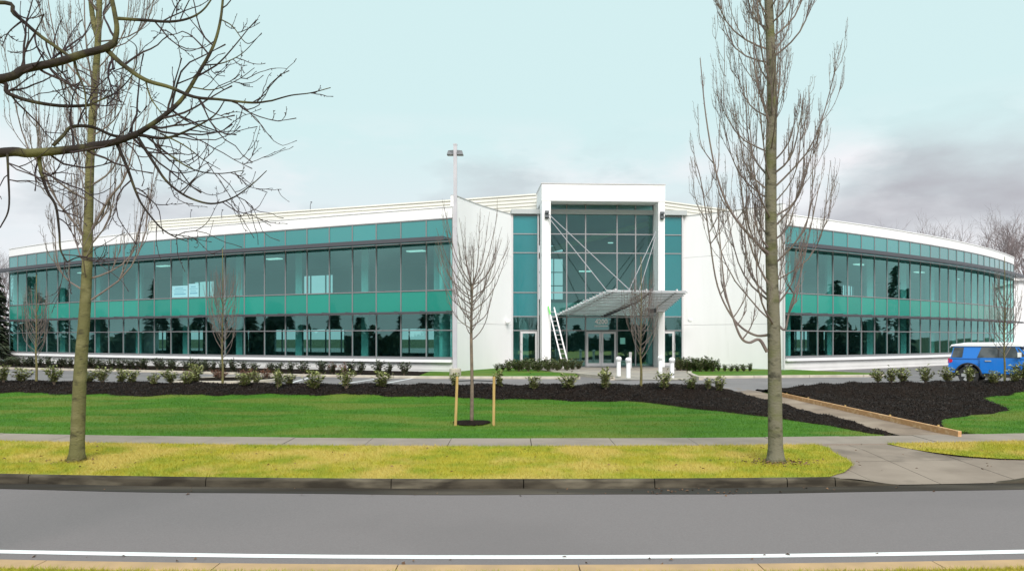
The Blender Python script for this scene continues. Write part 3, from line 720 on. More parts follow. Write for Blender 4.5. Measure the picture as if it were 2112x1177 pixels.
# posters in the upper left windows, notice by the door
def poster(bay, f0, f1, h0, h1, label):
    a, b = Vector(LP[bay]), Vector(LP[bay+1]); d = b-a; n = Vector((d.y, -d.x)).normalized()
    if n.y > 0: n = -n
    rz = math.atan2(d.y, d.x) ; c = a + d*((f0+f1)/2) + n*.03
    w = d.length*(f1-f0)
    t = empty('poster', (c.x, c.y, h0)); t.rotation_euler = (0, 0, rz + math.pi); tag(t, label, 'poster', 'posters in the upper windows')
    cube('sheet', (0, 0, (h1-h0)/2), (w, .012, h1-h0), M['poster'], t)
    for k, z in enumerate((.28, .45, .62, .78)):
        cube('printed_line', (-w*.04*(k % 2), .009 if k < 0 else -.009, (h1-h0)*z), (w*(.75, .6, .8, .5)[k], .004, (h1-h0)*(.10, .05, .05, .07)[k]), M['print'], t)
        cube('printed_line', (-w*.04*(k % 2), .009, (h1-h0)*z), (w*(.75, .6, .8, .5)[k], .004, (h1-h0)*(.10, .05, .05, .07)[k]), M['print'], t)
poster(12, .03, .93, 4.83, 5.62, 'wider pale blue printed poster in the upper left window')
poster(11, .42, .97, 4.83, 5.72, 'narrower pale blue poster in the window just right of the wider poster')
nt_ = cube('notice', E_(5.50, GV-.03, 1.85), (.34, .012, .42), M['notice'], None, rz=EA); tag(nt_, 'small pale teal paper notice on glass right of the entrance doors', 'notice')

# ------------------------------------------------------------------ entrance paving, beds
grid_sheet('planting_bed', frange(-66, -4.75, .6) + [-4.75], lambda X: kl(X)+.17, lambda X: kl(X)+8 if X < -6 else 46.5, 4, lambda X, Y: .10, M['mulch'])
grid_sheet('entrance_lawn', frange(-4.74, 3.4, .37), lambda X: kl(X)+.17, lambda X: 52.9, 6, lambda X, Y: .115, M['lawn'])
grid_sheet('entrance_lawn_far_side', frange(9.3, 19.6, .5), lambda X: kl(X)+.17, lambda X: 53.5 if X < 13.5 else 53.5-1.0*(X-13.5) if X < 16.5 else kl(X)+.17+(50.5-kl(X))*max(.18,(1-(X-16.5)/4)), 6, lambda X, Y: .115, M['lawn'])
wk = empty('entrance_walk'); wk['kind'] = 'structure'
wy = [38.6, 40.3, 42.2, 44.1, 46.0, 47.9, 49.8, 51.7, 53.2]
def wx0(Y): return interp(Y, [(38.6, 5.0), (40, 4.7), (43.5, 3.6), (46, 2.2), (50, 1.0), (53.2, -1.7)])
def wx1(Y): return interp(Y, [(38.6, 9.0), (40, 9.0), (43.5, 9.4), (46, 10.0), (53.2, 11.4)])
for j in range(len(wy)-1):
    a, b = wy[j]+.01, wy[j+1]-.01; za, zb = [.02 + .13*smooth(38.6, 43, y) + .01*(y-43)/10*(y > 43) for y in (a, b)]
    nx = 3
    for i in range(nx):
        q = []
        for Y, z in ((a, za), (b, zb)):
            l, r = wx0(Y), wx1(Y); q.append([(l+(r-l)*i/nx+.01, Y, z), (l+(r-l)*(i+1)/nx-.01, Y, z)])
        mesh_obj('paving_slab', [q[0][0], q[0][1], q[1][1], q[1][0]], [(0,1,2,3)], M['walk'], wk)
mesh_obj('paving_bed', [(wx0(y)-.05, y, .0+.13*smooth(38.6,43,y)) for y in wy] + [(wx1(y)+.05, y, .0+.13*smooth(38.6,43,y)) for y in wy], [(i, i+9, i+10, i+1) for i in range(8)], M['concrete'], wk)
for nm, pts in (('l', [(4.95,38.8),(4.6,40.2),(3.5,43.4),(2.4,45.6)]), ('r', [(9.05,38.8),(9.1,40.2),(9.5,43.4),(10.0,45.6)])):
    m = MB(); m.sweep([((x, y), ((-1, 0) if nm == 'l' else (1, 0))) for x, y in pts], [(-.02, -.05), (.2, -.05), (.2, .165), (-.02, .165)]); m.build('paving_edge', M['lotkerb'], wk)
# kerbed island in the car park with red shrubs
il = empty('kerbed_island', (-13.2, 37.6, 0)); il['kind'] = 'structure'
out = []
for k in range(28):
    a = 2*math.pi*k/28; out.append((2.3*math.copysign(abs(math.cos(a))**.6, math.cos(a)) + .35*math.sin(a), 2.3*math.copysign(abs(math.sin(a))**.8, math.sin(a))))
def ring(sc_, z): return [(x*sc_, y*sc_, z) for x, y in out]
v = ring(1, -.02) + ring(1, .13) + ring(.92, .14) + ring(.91, .11); f = []
for r_ in range(3):
    for k in range(28): f.append((r_*28+k, r_*28+(k+1) % 28, (r_+1)*28+(k+1) % 28, (r_+1)*28+k))
mesh_obj('kerb_ring', v, f, M['lotkerb'], il); mesh_obj('island_soil', ring(.915, .115), [tuple(range(28))], M['mulch'], il)

# ------------------------------------------------------------------ small things at the entrance
def bollard(px, py, label):
    Y = 1.86*FPX/(py-HZ); p = P(px, py, Y); t = empty('bollard_light', (p.x, p.y, .14)); tag(t, label, 'bollard', 'white bollard lights at the entrance')
    m = MB(); m.lathe([(.105,0),(.105,.70),(.125,.71),(.125,.735)], (0,0,0), 16); m.build('post', M['bollard'], t)
    m = MB(); m.lathe([(.095,.735),(.095,.84)], (0,0,0), 16); m.build('lens', M['lens'], t)
    m = MB(); m.lathe([(.145,.765),(.145,.785)], (0,0,0), 16); m.lathe([(.145,.805),(.145,.825)], (0,0,0), 16); m.build('louvre_ring', M['bollard'], t)
    m = MB(); m.lathe([(.145,.84),(.145,.885),(.12,.93),(.06,.965),(.01,.975)], (0,0,0), 16); m.build('cap', M['bollard'], t)
bollard(1276,775,'white bollard light, leftmost of the four at the entrance walk'); bollard(1296,779,'white bollard light, second from left, nearer the car park')
bollard(1362,771,'white bollard light in front of the right portal column'); bollard(1386,779,'white bollard light, rightmost of the four, beside the right hedge')
p = P(1300, 757, 50.3); t = empty('push_button_post', (p.x, p.y, .16)); tag(t, 'short grey metal post standing in front of the lobby glass', 'post')
m = MB(); m.box((0,0,.5), (.16,.12,1.0)); m.build('post_body', M['lightalu'], t); m = MB(); m.box((0,-.065,.85), (.1,.012,.1)); m.build('button_plate', M['chrome'], t)
# ladder leaning on the left column
lad = empty('ladder', (3.3, 50.4, .16)); tag(lad, 'aluminium ladder with green tip leaning against the left portal column', 'ladder')
a0 = Vector((3.22,50.35,.17)); a1 = Vector((2.34,51.52,4.0)); off = Vector((.36,.0,0)); ex = lad.location
for s_ in (0, 1):
    m = MB(); m.bar(a0+off*s_-ex, a1+off*s_-ex, .075, .05, Vector((0,1,0))); m.build('rail', M['lightalu'], lad)
for k in range(1, 13): q = a0.lerp(a1, k/13); m = MB(); m.tube([q-ex, q+off-ex], [.02,.02], 6); m.build('rung', M['lightalu'], lad)
m = MB(); m.bar(a0.lerp(a1,.88)-ex, a1.lerp(a0,-.02)-ex, .09, .065, Vector((0,1,0))); m.build('rail_tip', M['green'], lad)
# lamp post
lp = empty('lamp_post', (XA(939,41.2), 41.2, .1)); tag(lp, 'tall slim grey lamp post with two small heads, left of the entrance', 'lamp post')
m = MB(); m.box((0,0,5.9), (.18,.18,11.8)); m.build('pole', M['pole'], lp); m = MB(); m.lathe([(.3,-.05),(.3,.35),(.25,.38)], (0,0,0), 18); m.build('footing', M['lotkerb'], lp)
m = MB(); m.box((0,0,11.83), (.2,.2,.07)); m.build('pole_cap', M['pole'], lp)
for s_ in (-1, 1):
    hd = MB(); n0 = [(s_*.09,-.2,11.30),(s_*.09,.2,11.30),(s_*.42,.2,11.30),(s_*.42,-.2,11.30),(s_*.09,-.18,11.52),(s_*.09,.18,11.52),(s_*.36,.15,11.50),(s_*.36,-.15,11.50)]
    hd.v = n0; hd.f = [(0,1,2,3),(4,7,6,5),(0,3,7,4),(3,2,6,7),(2,1,5,6),(1,0,4,5)]; h = hd.build('lamp_head', M['lampdark'], lp)
    m = MB(); m.box((s_*.26,0,11.285), (.26,.3,.03)); m.build('lamp_lens', M['lens'], h)

# ------------------------------------------------------------------ car
def make_car(loc, rz):
    t = empty('parked_car', loc, rz); tag(t, 'blue boxy off-road car with white roof parked at the right edge', 'car')
    def arch(cx, r, n=10): return [(cx + r*math.cos(math.pi - math.pi*k/n), .42 + r*math.sin(math.pi - math.pi*k/n)) for k in range(n+1)]
    prof = [(-2.06,.58),(-1.84,.50)] + arch(-1.31,.49) + [(-.75,.42),(.80,.42)] + arch(1.38,.49) + [(1.95,.52),(2.28,.55),(2.33,.78),(2.30,1.0),(2.2,1.10),(1.9,1.13),(1.12,1.15),(.98,1.15),(-2.04,1.13),(-2.09,1.07),(-2.10,.75)]
    k = len(prof); v = []
    for yy, sh in ((-.88,1),(-.93,.0),(.93,.0),(.88,1)):
        for x, z in prof: v.append((x*(.99 if sh else 1), yy if not (z > 1.0) else yy*.975, z if not sh else z-(.0)))
    f = []
    for s_ in range(3):
        for i in range(k): j = (i+1) % k; f.append((s_*k+i, s_*k+j, (s_+1)*k+j, (s_+1)*k+i))
    f.append(tuple(range(k-1, -1, -1))); f.append(tuple(3*k+i for i in range(k)))
    body = mesh_obj('body', v, f, M['blue'], t)
    bv = body.modifiers.new('soft', 'BEVEL'); bv.width = .025; bv.segments = 2; bv.limit_method = 'ANGLE'; bv.angle_limit = R(35)
    B = [(-2.03,1.19,.88),(1.0,1.21,.88)]; T_ = [(-1.93,1.66,.76),(.55,1.68,.76)]
    v = [(-2.03,-.88,1.11),(1.0,-.88,1.13),(1.0,.88,1.13),(-2.03,.88,1.11),(-1.90,-.77,1.67),(.52,-.77,1.69),(.52,.77,1.69),(-1.90,.77,1.67)]
    mesh_obj('cabin', v, [(0,1,5,4),(2,3,7,6),(1,2,6,5),(3,0,4,7),(4,5,6,7)], M['blue'], t)
    rf = MB(); sect = [(-2.05,1.64,.83),(-2.0,1.72,.82),(-1.5,1.80,.82),(0.2,1.82,.82),(.62,1.78,.82),(.70,1.70,.82)]
    rv, rfc = [], []
    for x, z, w in sect: rv += [(x,-w,min(z,1.71)-.04),(x,-w,z-.02),(x,-w+.06,z+.015),(x,0,z+.03),(x,w-.06,z+.015),(x,w,z-.02),(x,w,min(z,1.71)-.04)]
    for i in range(5):
        for j in range(6): rfc.append((i*7+j, (i+1)*7+j, (i+1)*7+j+1, i*7+j+1))
    rfc += [tuple(range(7)), tuple(35+j for j in reversed(range(7)))]
    mesh_obj('roof', rv, rfc, M['carwhite'], t)
    def side(x, z, s_, o=.006): w = .88 - (.11)*(z-1.18)/.5 + o; return (x, s_*w, z)
    for s_ in (-1, 1):
        for nm, q in (('side_window', [(-.98,1.17),(.64,1.18),(.42,1.64),(-.82,1.64)]), ('quarter_window', [(-1.97,1.18),(-1.55,1.18),(-1.50,1.62),(-1.88,1.62)])):
            mesh_obj(nm, [side(x, z, s_) for x, z in q] + [side(x, z, s_, -.02) for x, z in q], [(0,1,2,3),(4,7,6,5)], M['carglass'], t)
        cube('window_post', side(-.18, 1.43, s_, .008), (.05,.02,.40), M['cardark'], t, rx=s_*.21)
        q = [(.66,1.24),(.82,1.24),(.58,1.56),(.49,1.62)]
        mesh_obj('vent_window', [side(x, z, s_) for x, z in q], [(0,1,2,3)], M['carglass'], t)
        d = MB(); d.box((-.12, s_*.936, .84), (1.5,.012,.66)); dr = d.build('door', M['blue'], t); cube('handle', (-.55, s_*.955, 1.04), (.24,.03,.05), M['chrome'], dr)
        m = MB(); m.box((.62, s_*1.04, 1.32), (.12,.2,.2)); m.box((.62, s_*.93, 1.24), (.07,.1,.05)); m.build('mirror', M['carwhite'] if s_ < 0 else M['cardark'], t)
        m = MB(); m.lathe([(.075,-.02),(.085,.0),(.06,.03)], (-2.02, s_*.86, 1.02), 12, 'y'); m.box((-2.09, s_*.78, 1.02), (.06,.2,.22)); m.build('tail_light', M['redlens'], t)
        cube('sill', (.02, s_*.90, .40), (1.6,.09,.12), M['cardark'], t)
        for cx in (-1.31, 1.38):
            m = MB(); n = 12   # arch flare
            pts = [(cx + .50*math.cos(math.pi*k/n), s_*.945, .42+.50*math.sin(math.pi*k/n)) for k in range(n+1)]
            m.tube(pts, [.035]*(n+1), 6); m.build('arch_flare', M['cardark'], t)
            w = MB(); w.lathe([(.24,-.13),(.38,-.135),(.405,-.10),(.405,.10),(.38,.135),(.24,.13)], (0,0,0), 28, 'y'); wo_ = w.build('wheel', M['tyre'], t); wo_.location = (cx, s_*.80, .405)
            r_ = MB(); r_.lathe([(.275,-.12),(.275,.12)], (0,0,0), 24, 'y')
            rim = r_.build('rim', M['cardark'], wo_)
            for kk in range(6):
                a = kk*math.pi/3; m = MB(); m.bar((.05*math.cos(a), s_*.125, .05*math.sin(a)), (.265*math.cos(a), s_*.135, .265*math.sin(a)), .13, .03, Vector((0,1,0))); m.build('spoke', M['chrome'], wo_)
            m = MB(); m.lathe([(.09,-.145),(.09,.145)], (0,0,0), 12, 'y'); m.build('hub', M['chrome'], wo_)
    def panel(nm, q, mt): mesh_obj(nm, q, [(0,1,2,3)], mt, t)
    o = .006
    panel('windscreen', [(.93+o,-.78,1.25),(.93+o,.78,1.25),(.57+o,.70,1.64),(.57+o,-.70,1.64)], M['carglass'])
    panel('rear_window', [(-2.02-o,-.70,1.26),(-2.02-o,.70,1.26),(-1.93-o,.62,1.58),(-1.93-o,-.62,1.58)], M['carglass'])
    m = MB(); m.box((2.32,0,.62), (.16,1.7,.22)); m.build('bumper', M['chrome'], t); m = MB(); m.box((-2.14,0,.60), (.14,1.7,.2)); m.build('bumper', M['chrome'], t)
    m = MB(); m.box((2.32,0,.95), (.04,1.5,.2)); m.build('grille', M['cardark'], t)
    for s_ in (-1, 1): m = MB(); m.lathe([(.11,-.02),(.11,.02)], (0,0,0), 14, 'z'); h = m.build('headlight', M['lens'], t); h.location = (2.345, s_*.58, .95); h.rotation_euler = (0, R(90), 0)
    m = MB(); m.box((0,0,.5), (3.9,1.6,.3)); m.build('underbody', M['cardark'], t)
make_car((21.55, 35.0, 0.0), R(-40))

# ------------------------------------------------------------------ shrubs
def leaf_arrays(cent, dirs, L, W, droop=.25):
    """diamond leaves folded along the midrib: two triangles each"""
    n = len(cent); up = np.tile(np.array([0,0,1.0]), (n,1)) + rng.normal(0,.35,(n,3))
    d = dirs/np.linalg.norm(dirs, axis=1, keepdims=True); s = np.cross(d, up); s /= np.linalg.norm(s, axis=1, keepdims=True)+1e-9; u = np.cross(s, d)
    L = L[:,None]; W = W[:,None]
    V = np.stack([cent, cent + d*L*.5 + s*W*.5 + u*W*.25, cent + d*L - u*L*droop, cent + d*L*.5 - s*W*.5 + u*W*.25], 1).reshape(-1,3)
    i = np.arange(n)*4; F = np.concatenate([np.stack([i,i+1,i+2],1), np.stack([i,i+2,i+3],1)]); return V, F
def make_shrub(name, h, w, nstem, nleaf, lm, L=.10, W=.045, lightp=.35, spread=1.0):
    t = empty(name); m = MB(); C, D_ = [], []
    for k in range(nstem):
        a = random.uniform(0, 6.283); lean = random.uniform(.1, 1.0)*spread; r = w*.5*lean; hh = h*random.uniform(.65, 1.02)*(1-.25*lean)
        pts = [Vector((0,0,-.03)), Vector((r*.35*math.cos(a), r*.35*math.sin(a), hh*.4)), Vector((r*math.cos(a), r*math.sin(a), hh))]
        m.tube(pts, [.012,.009,.004], 4)
        for q in range(nleaf//nstem):
            s_ = random.uniform(.12, 1)**.75
            p = pts[0].lerp(pts[1], s_*2) if s_ < .5 else pts[1].lerp(pts[2], s_*2-1)
            aa = random.uniform(0, 6.283); dd = Vector((math.cos(aa), math.sin(aa), random.uniform(.1, 1.1)))
            C.append(tuple(p + dd*.025)); D_.append(tuple(dd))
    st = m.build('stems', M['youngbark'], t)
    n = len(C); V, F = leaf_arrays(np.array(C), np.array(D_), rng.uniform(.7,1.25,n)*L, rng.uniform(.7,1.2,n)*W)
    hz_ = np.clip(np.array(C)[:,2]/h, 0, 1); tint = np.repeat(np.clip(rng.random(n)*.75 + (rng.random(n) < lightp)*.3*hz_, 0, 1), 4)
    fast_mesh('leaves', V, F, lm, t, tint)['kind'] = 'stuff'
    return t
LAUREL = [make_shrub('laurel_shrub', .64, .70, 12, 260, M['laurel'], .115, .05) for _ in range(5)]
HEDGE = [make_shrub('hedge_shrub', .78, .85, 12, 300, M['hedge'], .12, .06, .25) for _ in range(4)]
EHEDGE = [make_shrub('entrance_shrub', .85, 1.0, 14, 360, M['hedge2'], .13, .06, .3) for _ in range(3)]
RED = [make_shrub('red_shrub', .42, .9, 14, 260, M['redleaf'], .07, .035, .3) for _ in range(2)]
_used = {}
def place(protos, loc, rz, s, label, cat, group):
    k = random.randrange(len(protos)); pr = protos[k]
    if pr.name in _used: o = copy_tree(pr)
    else: o = pr; _used[pr.name] = 1
    o.location = loc; o.rotation_euler = (0, 0, rz); o.scale = (s[0], s[0], s[1]); tag(o, label, cat, group); return o
front = [(8,788,1.0),(44,787,1.1),(112,792,1.15),(183,790,.85),(211,789,1.1),(250,788,.9),(272,790,.85),(316,794,.85),(352,791,.95),(385,792,.95),(402,786,1.2),(505,797,1.0),(528,788,.85),(573,801,1.15),(596,793,.8),(646,803,1.15),(714,801,1.05),(786,799,1.1),(938,797,.95),(1030,797,1.0),(1101,803,.95),(1173,803,1.1),(1249,803,1.2),(1370,803,1.15),(1424,803,.9),(1460,803,.75),(1484,806,.95)]
def on_bed(px, py):
    lo = 24.0
    Y = 28.0
    for _ in range(30):
        z = ter(XA(px, Y), Y) + .04; Y2 = (CAMZ - z)*FPX/(py - HZ); Y2 = min(Y2, crest(XA(px, Y))+.5); Y = .5*Y + .5*Y2
    return XA(px, Y), Y, ter(XA(px, Y), Y)+.02
n_ = len(front)
for i, (px, py, s) in enumerate(front):
    x, y, z = on_bed(px, py)
    near = ' just left of the staked tree' if px == 938 else ' just right of the staked tree' if px == 1030 else ''
    side = '%s from the left edge' % ordinal(i+1) if i < 14 else ('rightmost' if i == n_-1 else '%s from the footpath end' % ordinal(n_-i))
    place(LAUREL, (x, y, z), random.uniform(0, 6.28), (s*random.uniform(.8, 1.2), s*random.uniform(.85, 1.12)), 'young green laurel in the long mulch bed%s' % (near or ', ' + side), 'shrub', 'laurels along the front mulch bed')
right = [(1812,783,.95),(1838,789,1.0),(1862,778,1.0),(1908,781,1.05),(1954,783,1.05),(1999,788,1.0),(2048,791,.9),(2093,789,1.0),(2112,775,1.3)]
nm_ = ['leftmost','second from left','third from left','fourth from left','left of the car wheel','in front of the car wheel','below the car door','right of the young tree','at the right edge']
for (px, py, s), w in zip(right, nm_):
    x, y, z = on_bed(px, py)
    place(LAUREL, (x, y, z), random.uniform(0, 6.28), (s, s), 'young green laurel in the wide right mulch bed, %s' % w, 'shrub', 'laurels in the right mulch bed')
k = 0; hl = []
X = -36.5
while X < -5.2:
    hl.append((X + random.uniform(-.15,.15), kl(X) + random.uniform(.8, 1.25))); X += .55 if X < -17 else .8
n_ = len(hl)
for i, (x, y) in enumerate(hl):
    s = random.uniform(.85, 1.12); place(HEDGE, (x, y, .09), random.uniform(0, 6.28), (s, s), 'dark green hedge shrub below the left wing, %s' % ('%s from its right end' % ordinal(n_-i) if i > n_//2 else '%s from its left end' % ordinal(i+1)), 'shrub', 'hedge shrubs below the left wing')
hl = []
for px in range(1024, 1198, 13):
    hl.append((px, 47.6 + .004*(px-1024) + random.uniform(-.5,.5), 1)); 
for px in range(1050, 1190, 20): hl.append((px, 46.4 + random.uniform(-.3,.3), 1))
for i, (px, Y, _) in enumerate(hl):
    s = random.uniform(.8, 1.05)*(.6+.4*smooth(1015, 1070, px)); place(EHEDGE, (XA(px, Y), Y, .10), random.uniform(0, 6.28), (s, s), 'low green shrub in the hedge left of the entrance walk, %s %s row' % (ordinal(i+1 if i < 14 else i-13) + ' in its', 'back' if i < 14 else 'front'), 'shrub', 'hedge left of the entrance')
hl = [(px, 47.0 - .01*(px-1395) + random.uniform(-.5,.5), 0) for px in range(1398, 1478, 12)] + [(px, 46.3 + random.uniform(-.3,.3), 1) for px in range(1404, 1560, 13)]
c0 = c1 = 0
for i, (px, Y, r_) in enumerate(hl):
    if r_: c1 += 1; c = c1
    else: c0 += 1; c = c0
    s = random.uniform(.85, 1.1)*(1.0 if px < 1480 else .62); place(EHEDGE, (XA(px, Y), Y, .10), random.uniform(0, 6.28), (s, s), 'low green shrub in the hedge right of the entrance walk, %s in its %s row' % (ordinal(c), 'front' if r_ else 'back'), 'shrub', 'hedge right of the entrance')
for i, (x, y) in enumerate([(-14.9,37.3),(-14.1,38.3),(-13.4,37.1),(-12.7,38.2),(-12.0,37.0),(-11.6,38.0),(-9.6,42.9),(-8.9,42.8)]):
    place(RED, (x, y, .11), random.uniform(0,6.28), (1.15, 1.2 if i < 6 else 1.5), 'low reddish brown shrub %s' % ('on the kerbed island, %s from left' % ordinal(i+1) if i < 6 else ('among the hedge, left of two' if i == 6 else 'among the hedge, right of two')), 'shrub', 'reddish shrubs')
for i, px in enumerate((1868, 1885, 1904, 1926, 1942)):
    Y = 60.0 + .02*(px-1868); place(HEDGE, (XA(px, Y), Y, .05), random.uniform(0,6.28), (.75,.75), 'tiny dark plant at the foot of the right wing, %s from left' % ordinal(i+1), 'shrub', 'small plants at the foot of the right wing')
m = MB(); m.bar((XA(1860,61), 61.2, .06), (XA(1990,62), 64, .06), 1.2, .14); wb = m.build('wall_bed', M['mulch']); wb['kind'] = 'structure'

# ------------------------------------------------------------------ trees
def catmull(pts, n=6):
    pts = [Vector(p) for p in pts]; P_ = [pts[0]*2-pts[1]] + pts + [pts[-1]*2-pts[-2]]; out = []
    for i in range(1, len(P_)-2):
        a, b, c, d = P_[i-1:i+3]
        for k in range(n):
            t = k/n; out.append(.5*((2*b) + (c-a)*t + (2*a-5*b+4*c-d)*t*t + (3*b-a-3*c+d)*t*t*t))
    out.append(pts[-1]); return out
def rvec(s=1.0): return Vector((random.gauss(0,1), random.gauss(0,1), random.gauss(0,1)))*s
def spurs(m, pts, rads, every, L, r):
    acc = 0
    for i in range(1, len(pts)):
        seg = pts[i]-pts[i-1]; acc += seg.length
        if acc > every*random.uniform(.6, 1.4):
            acc = 0; d = (rvec().cross(seg)).normalized()*.8 + seg.normalized()*.7 + Vector((0,0,.3)); ll = L*random.uniform(.5, 1.3)
            m.tube([pts[i], pts[i] + d*ll*.7, pts[i] + d*ll], [r, r*.8, r*1.25], 3, False)
def upright_branch(m, start, az, L, el0, el1, r0, depth, wander=.05, twig=(5, .45), spur=.12):
    n = 10; pts = [start]; p = Vector(start); a = az
    for i in range(n):
        t = i/n; el = el0 + (el1-el0)*smooth(0, .55, t) + random.gauss(0, wander); a += random.gauss(0, wander*1.6)
        p = p + Vector((math.cos(a)*math.cos(el), math.sin(a)*math.cos(el), math.sin(el)))*(L/n); pts.append(p)
    rads = [r0*(1-.88*(i/n)**.8)+.0022 for i in range(n+1)]
    m.tube(pts, rads, 6 if r0 > .015 else 4 if r0 > .007 else 3, False)
    if depth > 0:
        for k in range(twig[0]):
            i = random.randint(2, n-2); ll = L*twig[1]*random.uniform(.5, 1.15)*(1-.4*i/n)
            upright_branch(m, pts[i], a + random.uniform(-1.2, 1.2), ll, random.uniform(.75, 1.2), R(random.uniform(78, 92)), max(.0025, rads[i]*.5), depth-1, wander*1.2, (max(2, twig[0]-4), twig[1]*1.1), spur)
    if spur: spurs(m, pts, rads, spur, .035, .0028)
def street_tree(name, label, base, trunk_px, Y, trunk_r, bark, twigm, zlo, ztop, nprim, rmax, up=1.0, seed=1, fork=None, extra=()):
    random.seed(seed); t = empty(name, base); tag(t, label, 'tree', 'bare street trees on the verge'); b = Vector(base)
    tp = [P(x, y, Y) for x, y in trunk_px]; tp[0].z = base[2]-.05
    line = catmull(tp, 5); zz = [p.z for p in line]
    rz_ = [interp(p.z, trunk_r)*.92 for p in line]
    m = MB(); m.tube([p-b for p in line], rz_, 14)
    if fork:
        fp = catmull([P(x, y, Y+.1*i) for i, (x, y) in enumerate(fork)], 4); m.tube([p-b for p in fp], [.055-.03*i/len(fp) for i in range(len(fp))], 8)
    m.build('trunk', bark, t, True)
    m = MB()
    for k in range(nprim):
        u = (k+.5)/nprim; z = zlo + (ztop-zlo)*u + random.uniform(-.25,.25)
        p = Vector((interp(z, [(q.z, q.x) for q in line]), interp(z, [(q.z, q.y) for q in line]), z)); az = k*2.39996 + random.uniform(-1.2,1.2)
        Lb = rmax*random.uniform(.45, 1.25)*(1-.3*u)
        upright_branch(m, p-b, az, Lb, R(random.uniform(18, 55)), R(random.uniform(74, 90)*up), .0175*random.uniform(.7,1.25)*(1-.35*u), 2, .03, (8,.5), .10)
    for pts, r0 in extra:
        ln = catmull([P(x, y, Y + dy) for x, y, dy in pts], 5); n = len(ln); rr = [r0*(1-.85*i/n)+.003 for i in range(n)]
        m.tube([q-b for q in ln], rr, 6, False); ln2 = [q-b for q in ln]; spurs(m, ln2, rr, .12, .04, .003)
        for k in range(6):
            i = random.randint(n//3, n-3); upright_branch(m, ln2[i], random.uniform(0,6.28), random.uniform(.5,1.3), R(50), R(85), rr[i]*.55, 1)
    m.build('branches', twigm, t); return t
LTR = [(-.4,.23),(-.3,.185),(-.2,.158),(0,.142),(1.5,.125),(3,.105),(5,.085),(7,.07),(9,.05),(12,.03),(15,.01)]
street_tree('street_tree', 'bare street tree with olive green trunk on the verge at left', (XA(158,15.3), 15.3, -.33),
    [(158,952),(162,850),(166,760),(175,640),(180,540),(183,430),(186,330),(192,230),(199,130),(203,60),(207,-60),(212,-200),(216,-360)], 15.3, LTR, M['bark'], M['twig'], 2.6, 12.0, 54, 3.1, seed=11,
    fork=[(201,75),(192,40),(186,-10),(180,-90),(176,-200)], extra=(([(186,480,0),(225,410,-.1),(255,370,-.2),(275,300,-.3),(285,190,-.3)], .028), ([(180,500,0),(150,455,.2),(110,400,.3),(88,330,.3),(80,230,.3)], .022)))
RTR = [(-.4,.25),(-.3,.2),(-.2,.168),(0,.15),(1.5,.135),(3,.125),(5,.115),(7,.10),(9,.08),(12,.05),(15,.02)]
street_tree('street_tree', 'bare upright street tree with grey trunk on the verge right of centre', (XA(1598,15.2), 15.2, -.34),
    [(1600,953),(1599,880),(1598,790),(1596,680),(1592,560),(1590,450),(1590,330),(1592,200),(1589,90),(1585,-20),(1583,-180),(1582,-340)], 15.2, RTR, M['barkgrey'], M['twig'], 2.1, 12.0, 78, 2.9, seed=23,
    extra=(([(1582,725,0),(1566,700,-.05),(1545,706,-.1),(1528,695,-.15),(1512,655,-.2),(1496,600,-.2),(1487,520,-.2),(1480,430,-.2)], .03), ([(1590,690,0),(1555,690,.2),(1515,660,.3),(1480,590,.4),(1462,480,.4),(1445,370,.4),(1432,330,.4)], .024),
        ([(1600,665,0),(1618,680,-.1),(1624,660,-.15),(1632,625,-.2),(1650,570,-.2),(1672,470,-.3),(1690,380,-.3)], .022), ([(1594,530,0),(1560,500,-.2),(1510,440,-.3),(1478,360,-.35),(1456,240,-.4),(1444,120,-.4)], .026)))
# staked young tree in the lawn
random.seed(5)
sx, sy = -1.05, 20.9; sz = ter(sx, sy)
t = empty('young_tree', (sx, sy, sz)); tag(t, 'bare staked young tree in the middle of the green lawn', 'tree')
m = MB(); tl = [Vector((0,0,-.05)), Vector((.01,0,1.0)), Vector((-.01,0,2.2)), Vector((0,.0,3.0)), Vector((.02,0,3.6))]; m.tube(catmull(tl, 4), [.052-.028*i/16 for i in range(17)], 10); m.build('trunk', M['youngbark'], t, True)
m = MB()
for k in range(30):
    z = 2.15 + 1.45*(k/30)**.8; az = k*2.4 + random.uniform(-.4,.4); low = z < 2.6
    upright_branch(m, Vector((0,0,z)), az, random.uniform(1.4, 2.2) if not low else random.uniform(1.0,1.6), R(random.uniform(20,45)), R(random.uniform(62,82)), .013, 1, .05, (5,.5), .15)
for k in range(6): upright_branch(m, Vector((.02,0,3.55)), k*1.05, random.uniform(1.7, 2.5), R(58), R(random.uniform(74,86)), .014, 1, .04, (5,.45), .15)
m.build('branches', M['twig'], t)
for px, label in ((939, 'leaning pine stake left of the young tree'), (1018, 'upright pine stake right of the young tree')):
    b0 = P(px, 876, 20.5); b0.z = ter(b0.x, 20.5); top = P(px+(4 if px < 1000 else 1), 776, 20.5)
    st = empty('tree_stake', b0); tag(st, label, 'stake', 'stakes of the young tree'); m = MB(); m.tube([Vector((0,0,-.15)), top-b0], [.037,.035], 8); m.build('stake_pole', M['stake'], st)
    m = MB(); c = top-b0-Vector((0,0,.12)); m.tube([c, Vector((sx-b0.x, sy-b0.y, c.z))], [.012,.012], 5); m.build('tie', M['tie'], st)
m = MB()
v = [(0,0,.05)]; f = []
for k in range(36):
    a = 2*math.pi*k/36; rr = .5*(1+.08*math.sin(3*a)+random.uniform(-.05,.05)); v.append((rr*1.0*math.cos(a), rr*1.0*math.sin(a), -.005))
for k in range(36): f.append((0, 1+k, 1+(k+1) % 36))
mr = mesh_obj('mulch_ring', [(p[0], p[1], p[2] + ter(sx+p[0], sy+p[1]) - sz + .02) for p in v], f, M['mulch'], None, True, (sx, sy, sz)); tag(mr, 'round patch of black mulch at the foot of the staked tree', 'mulch')
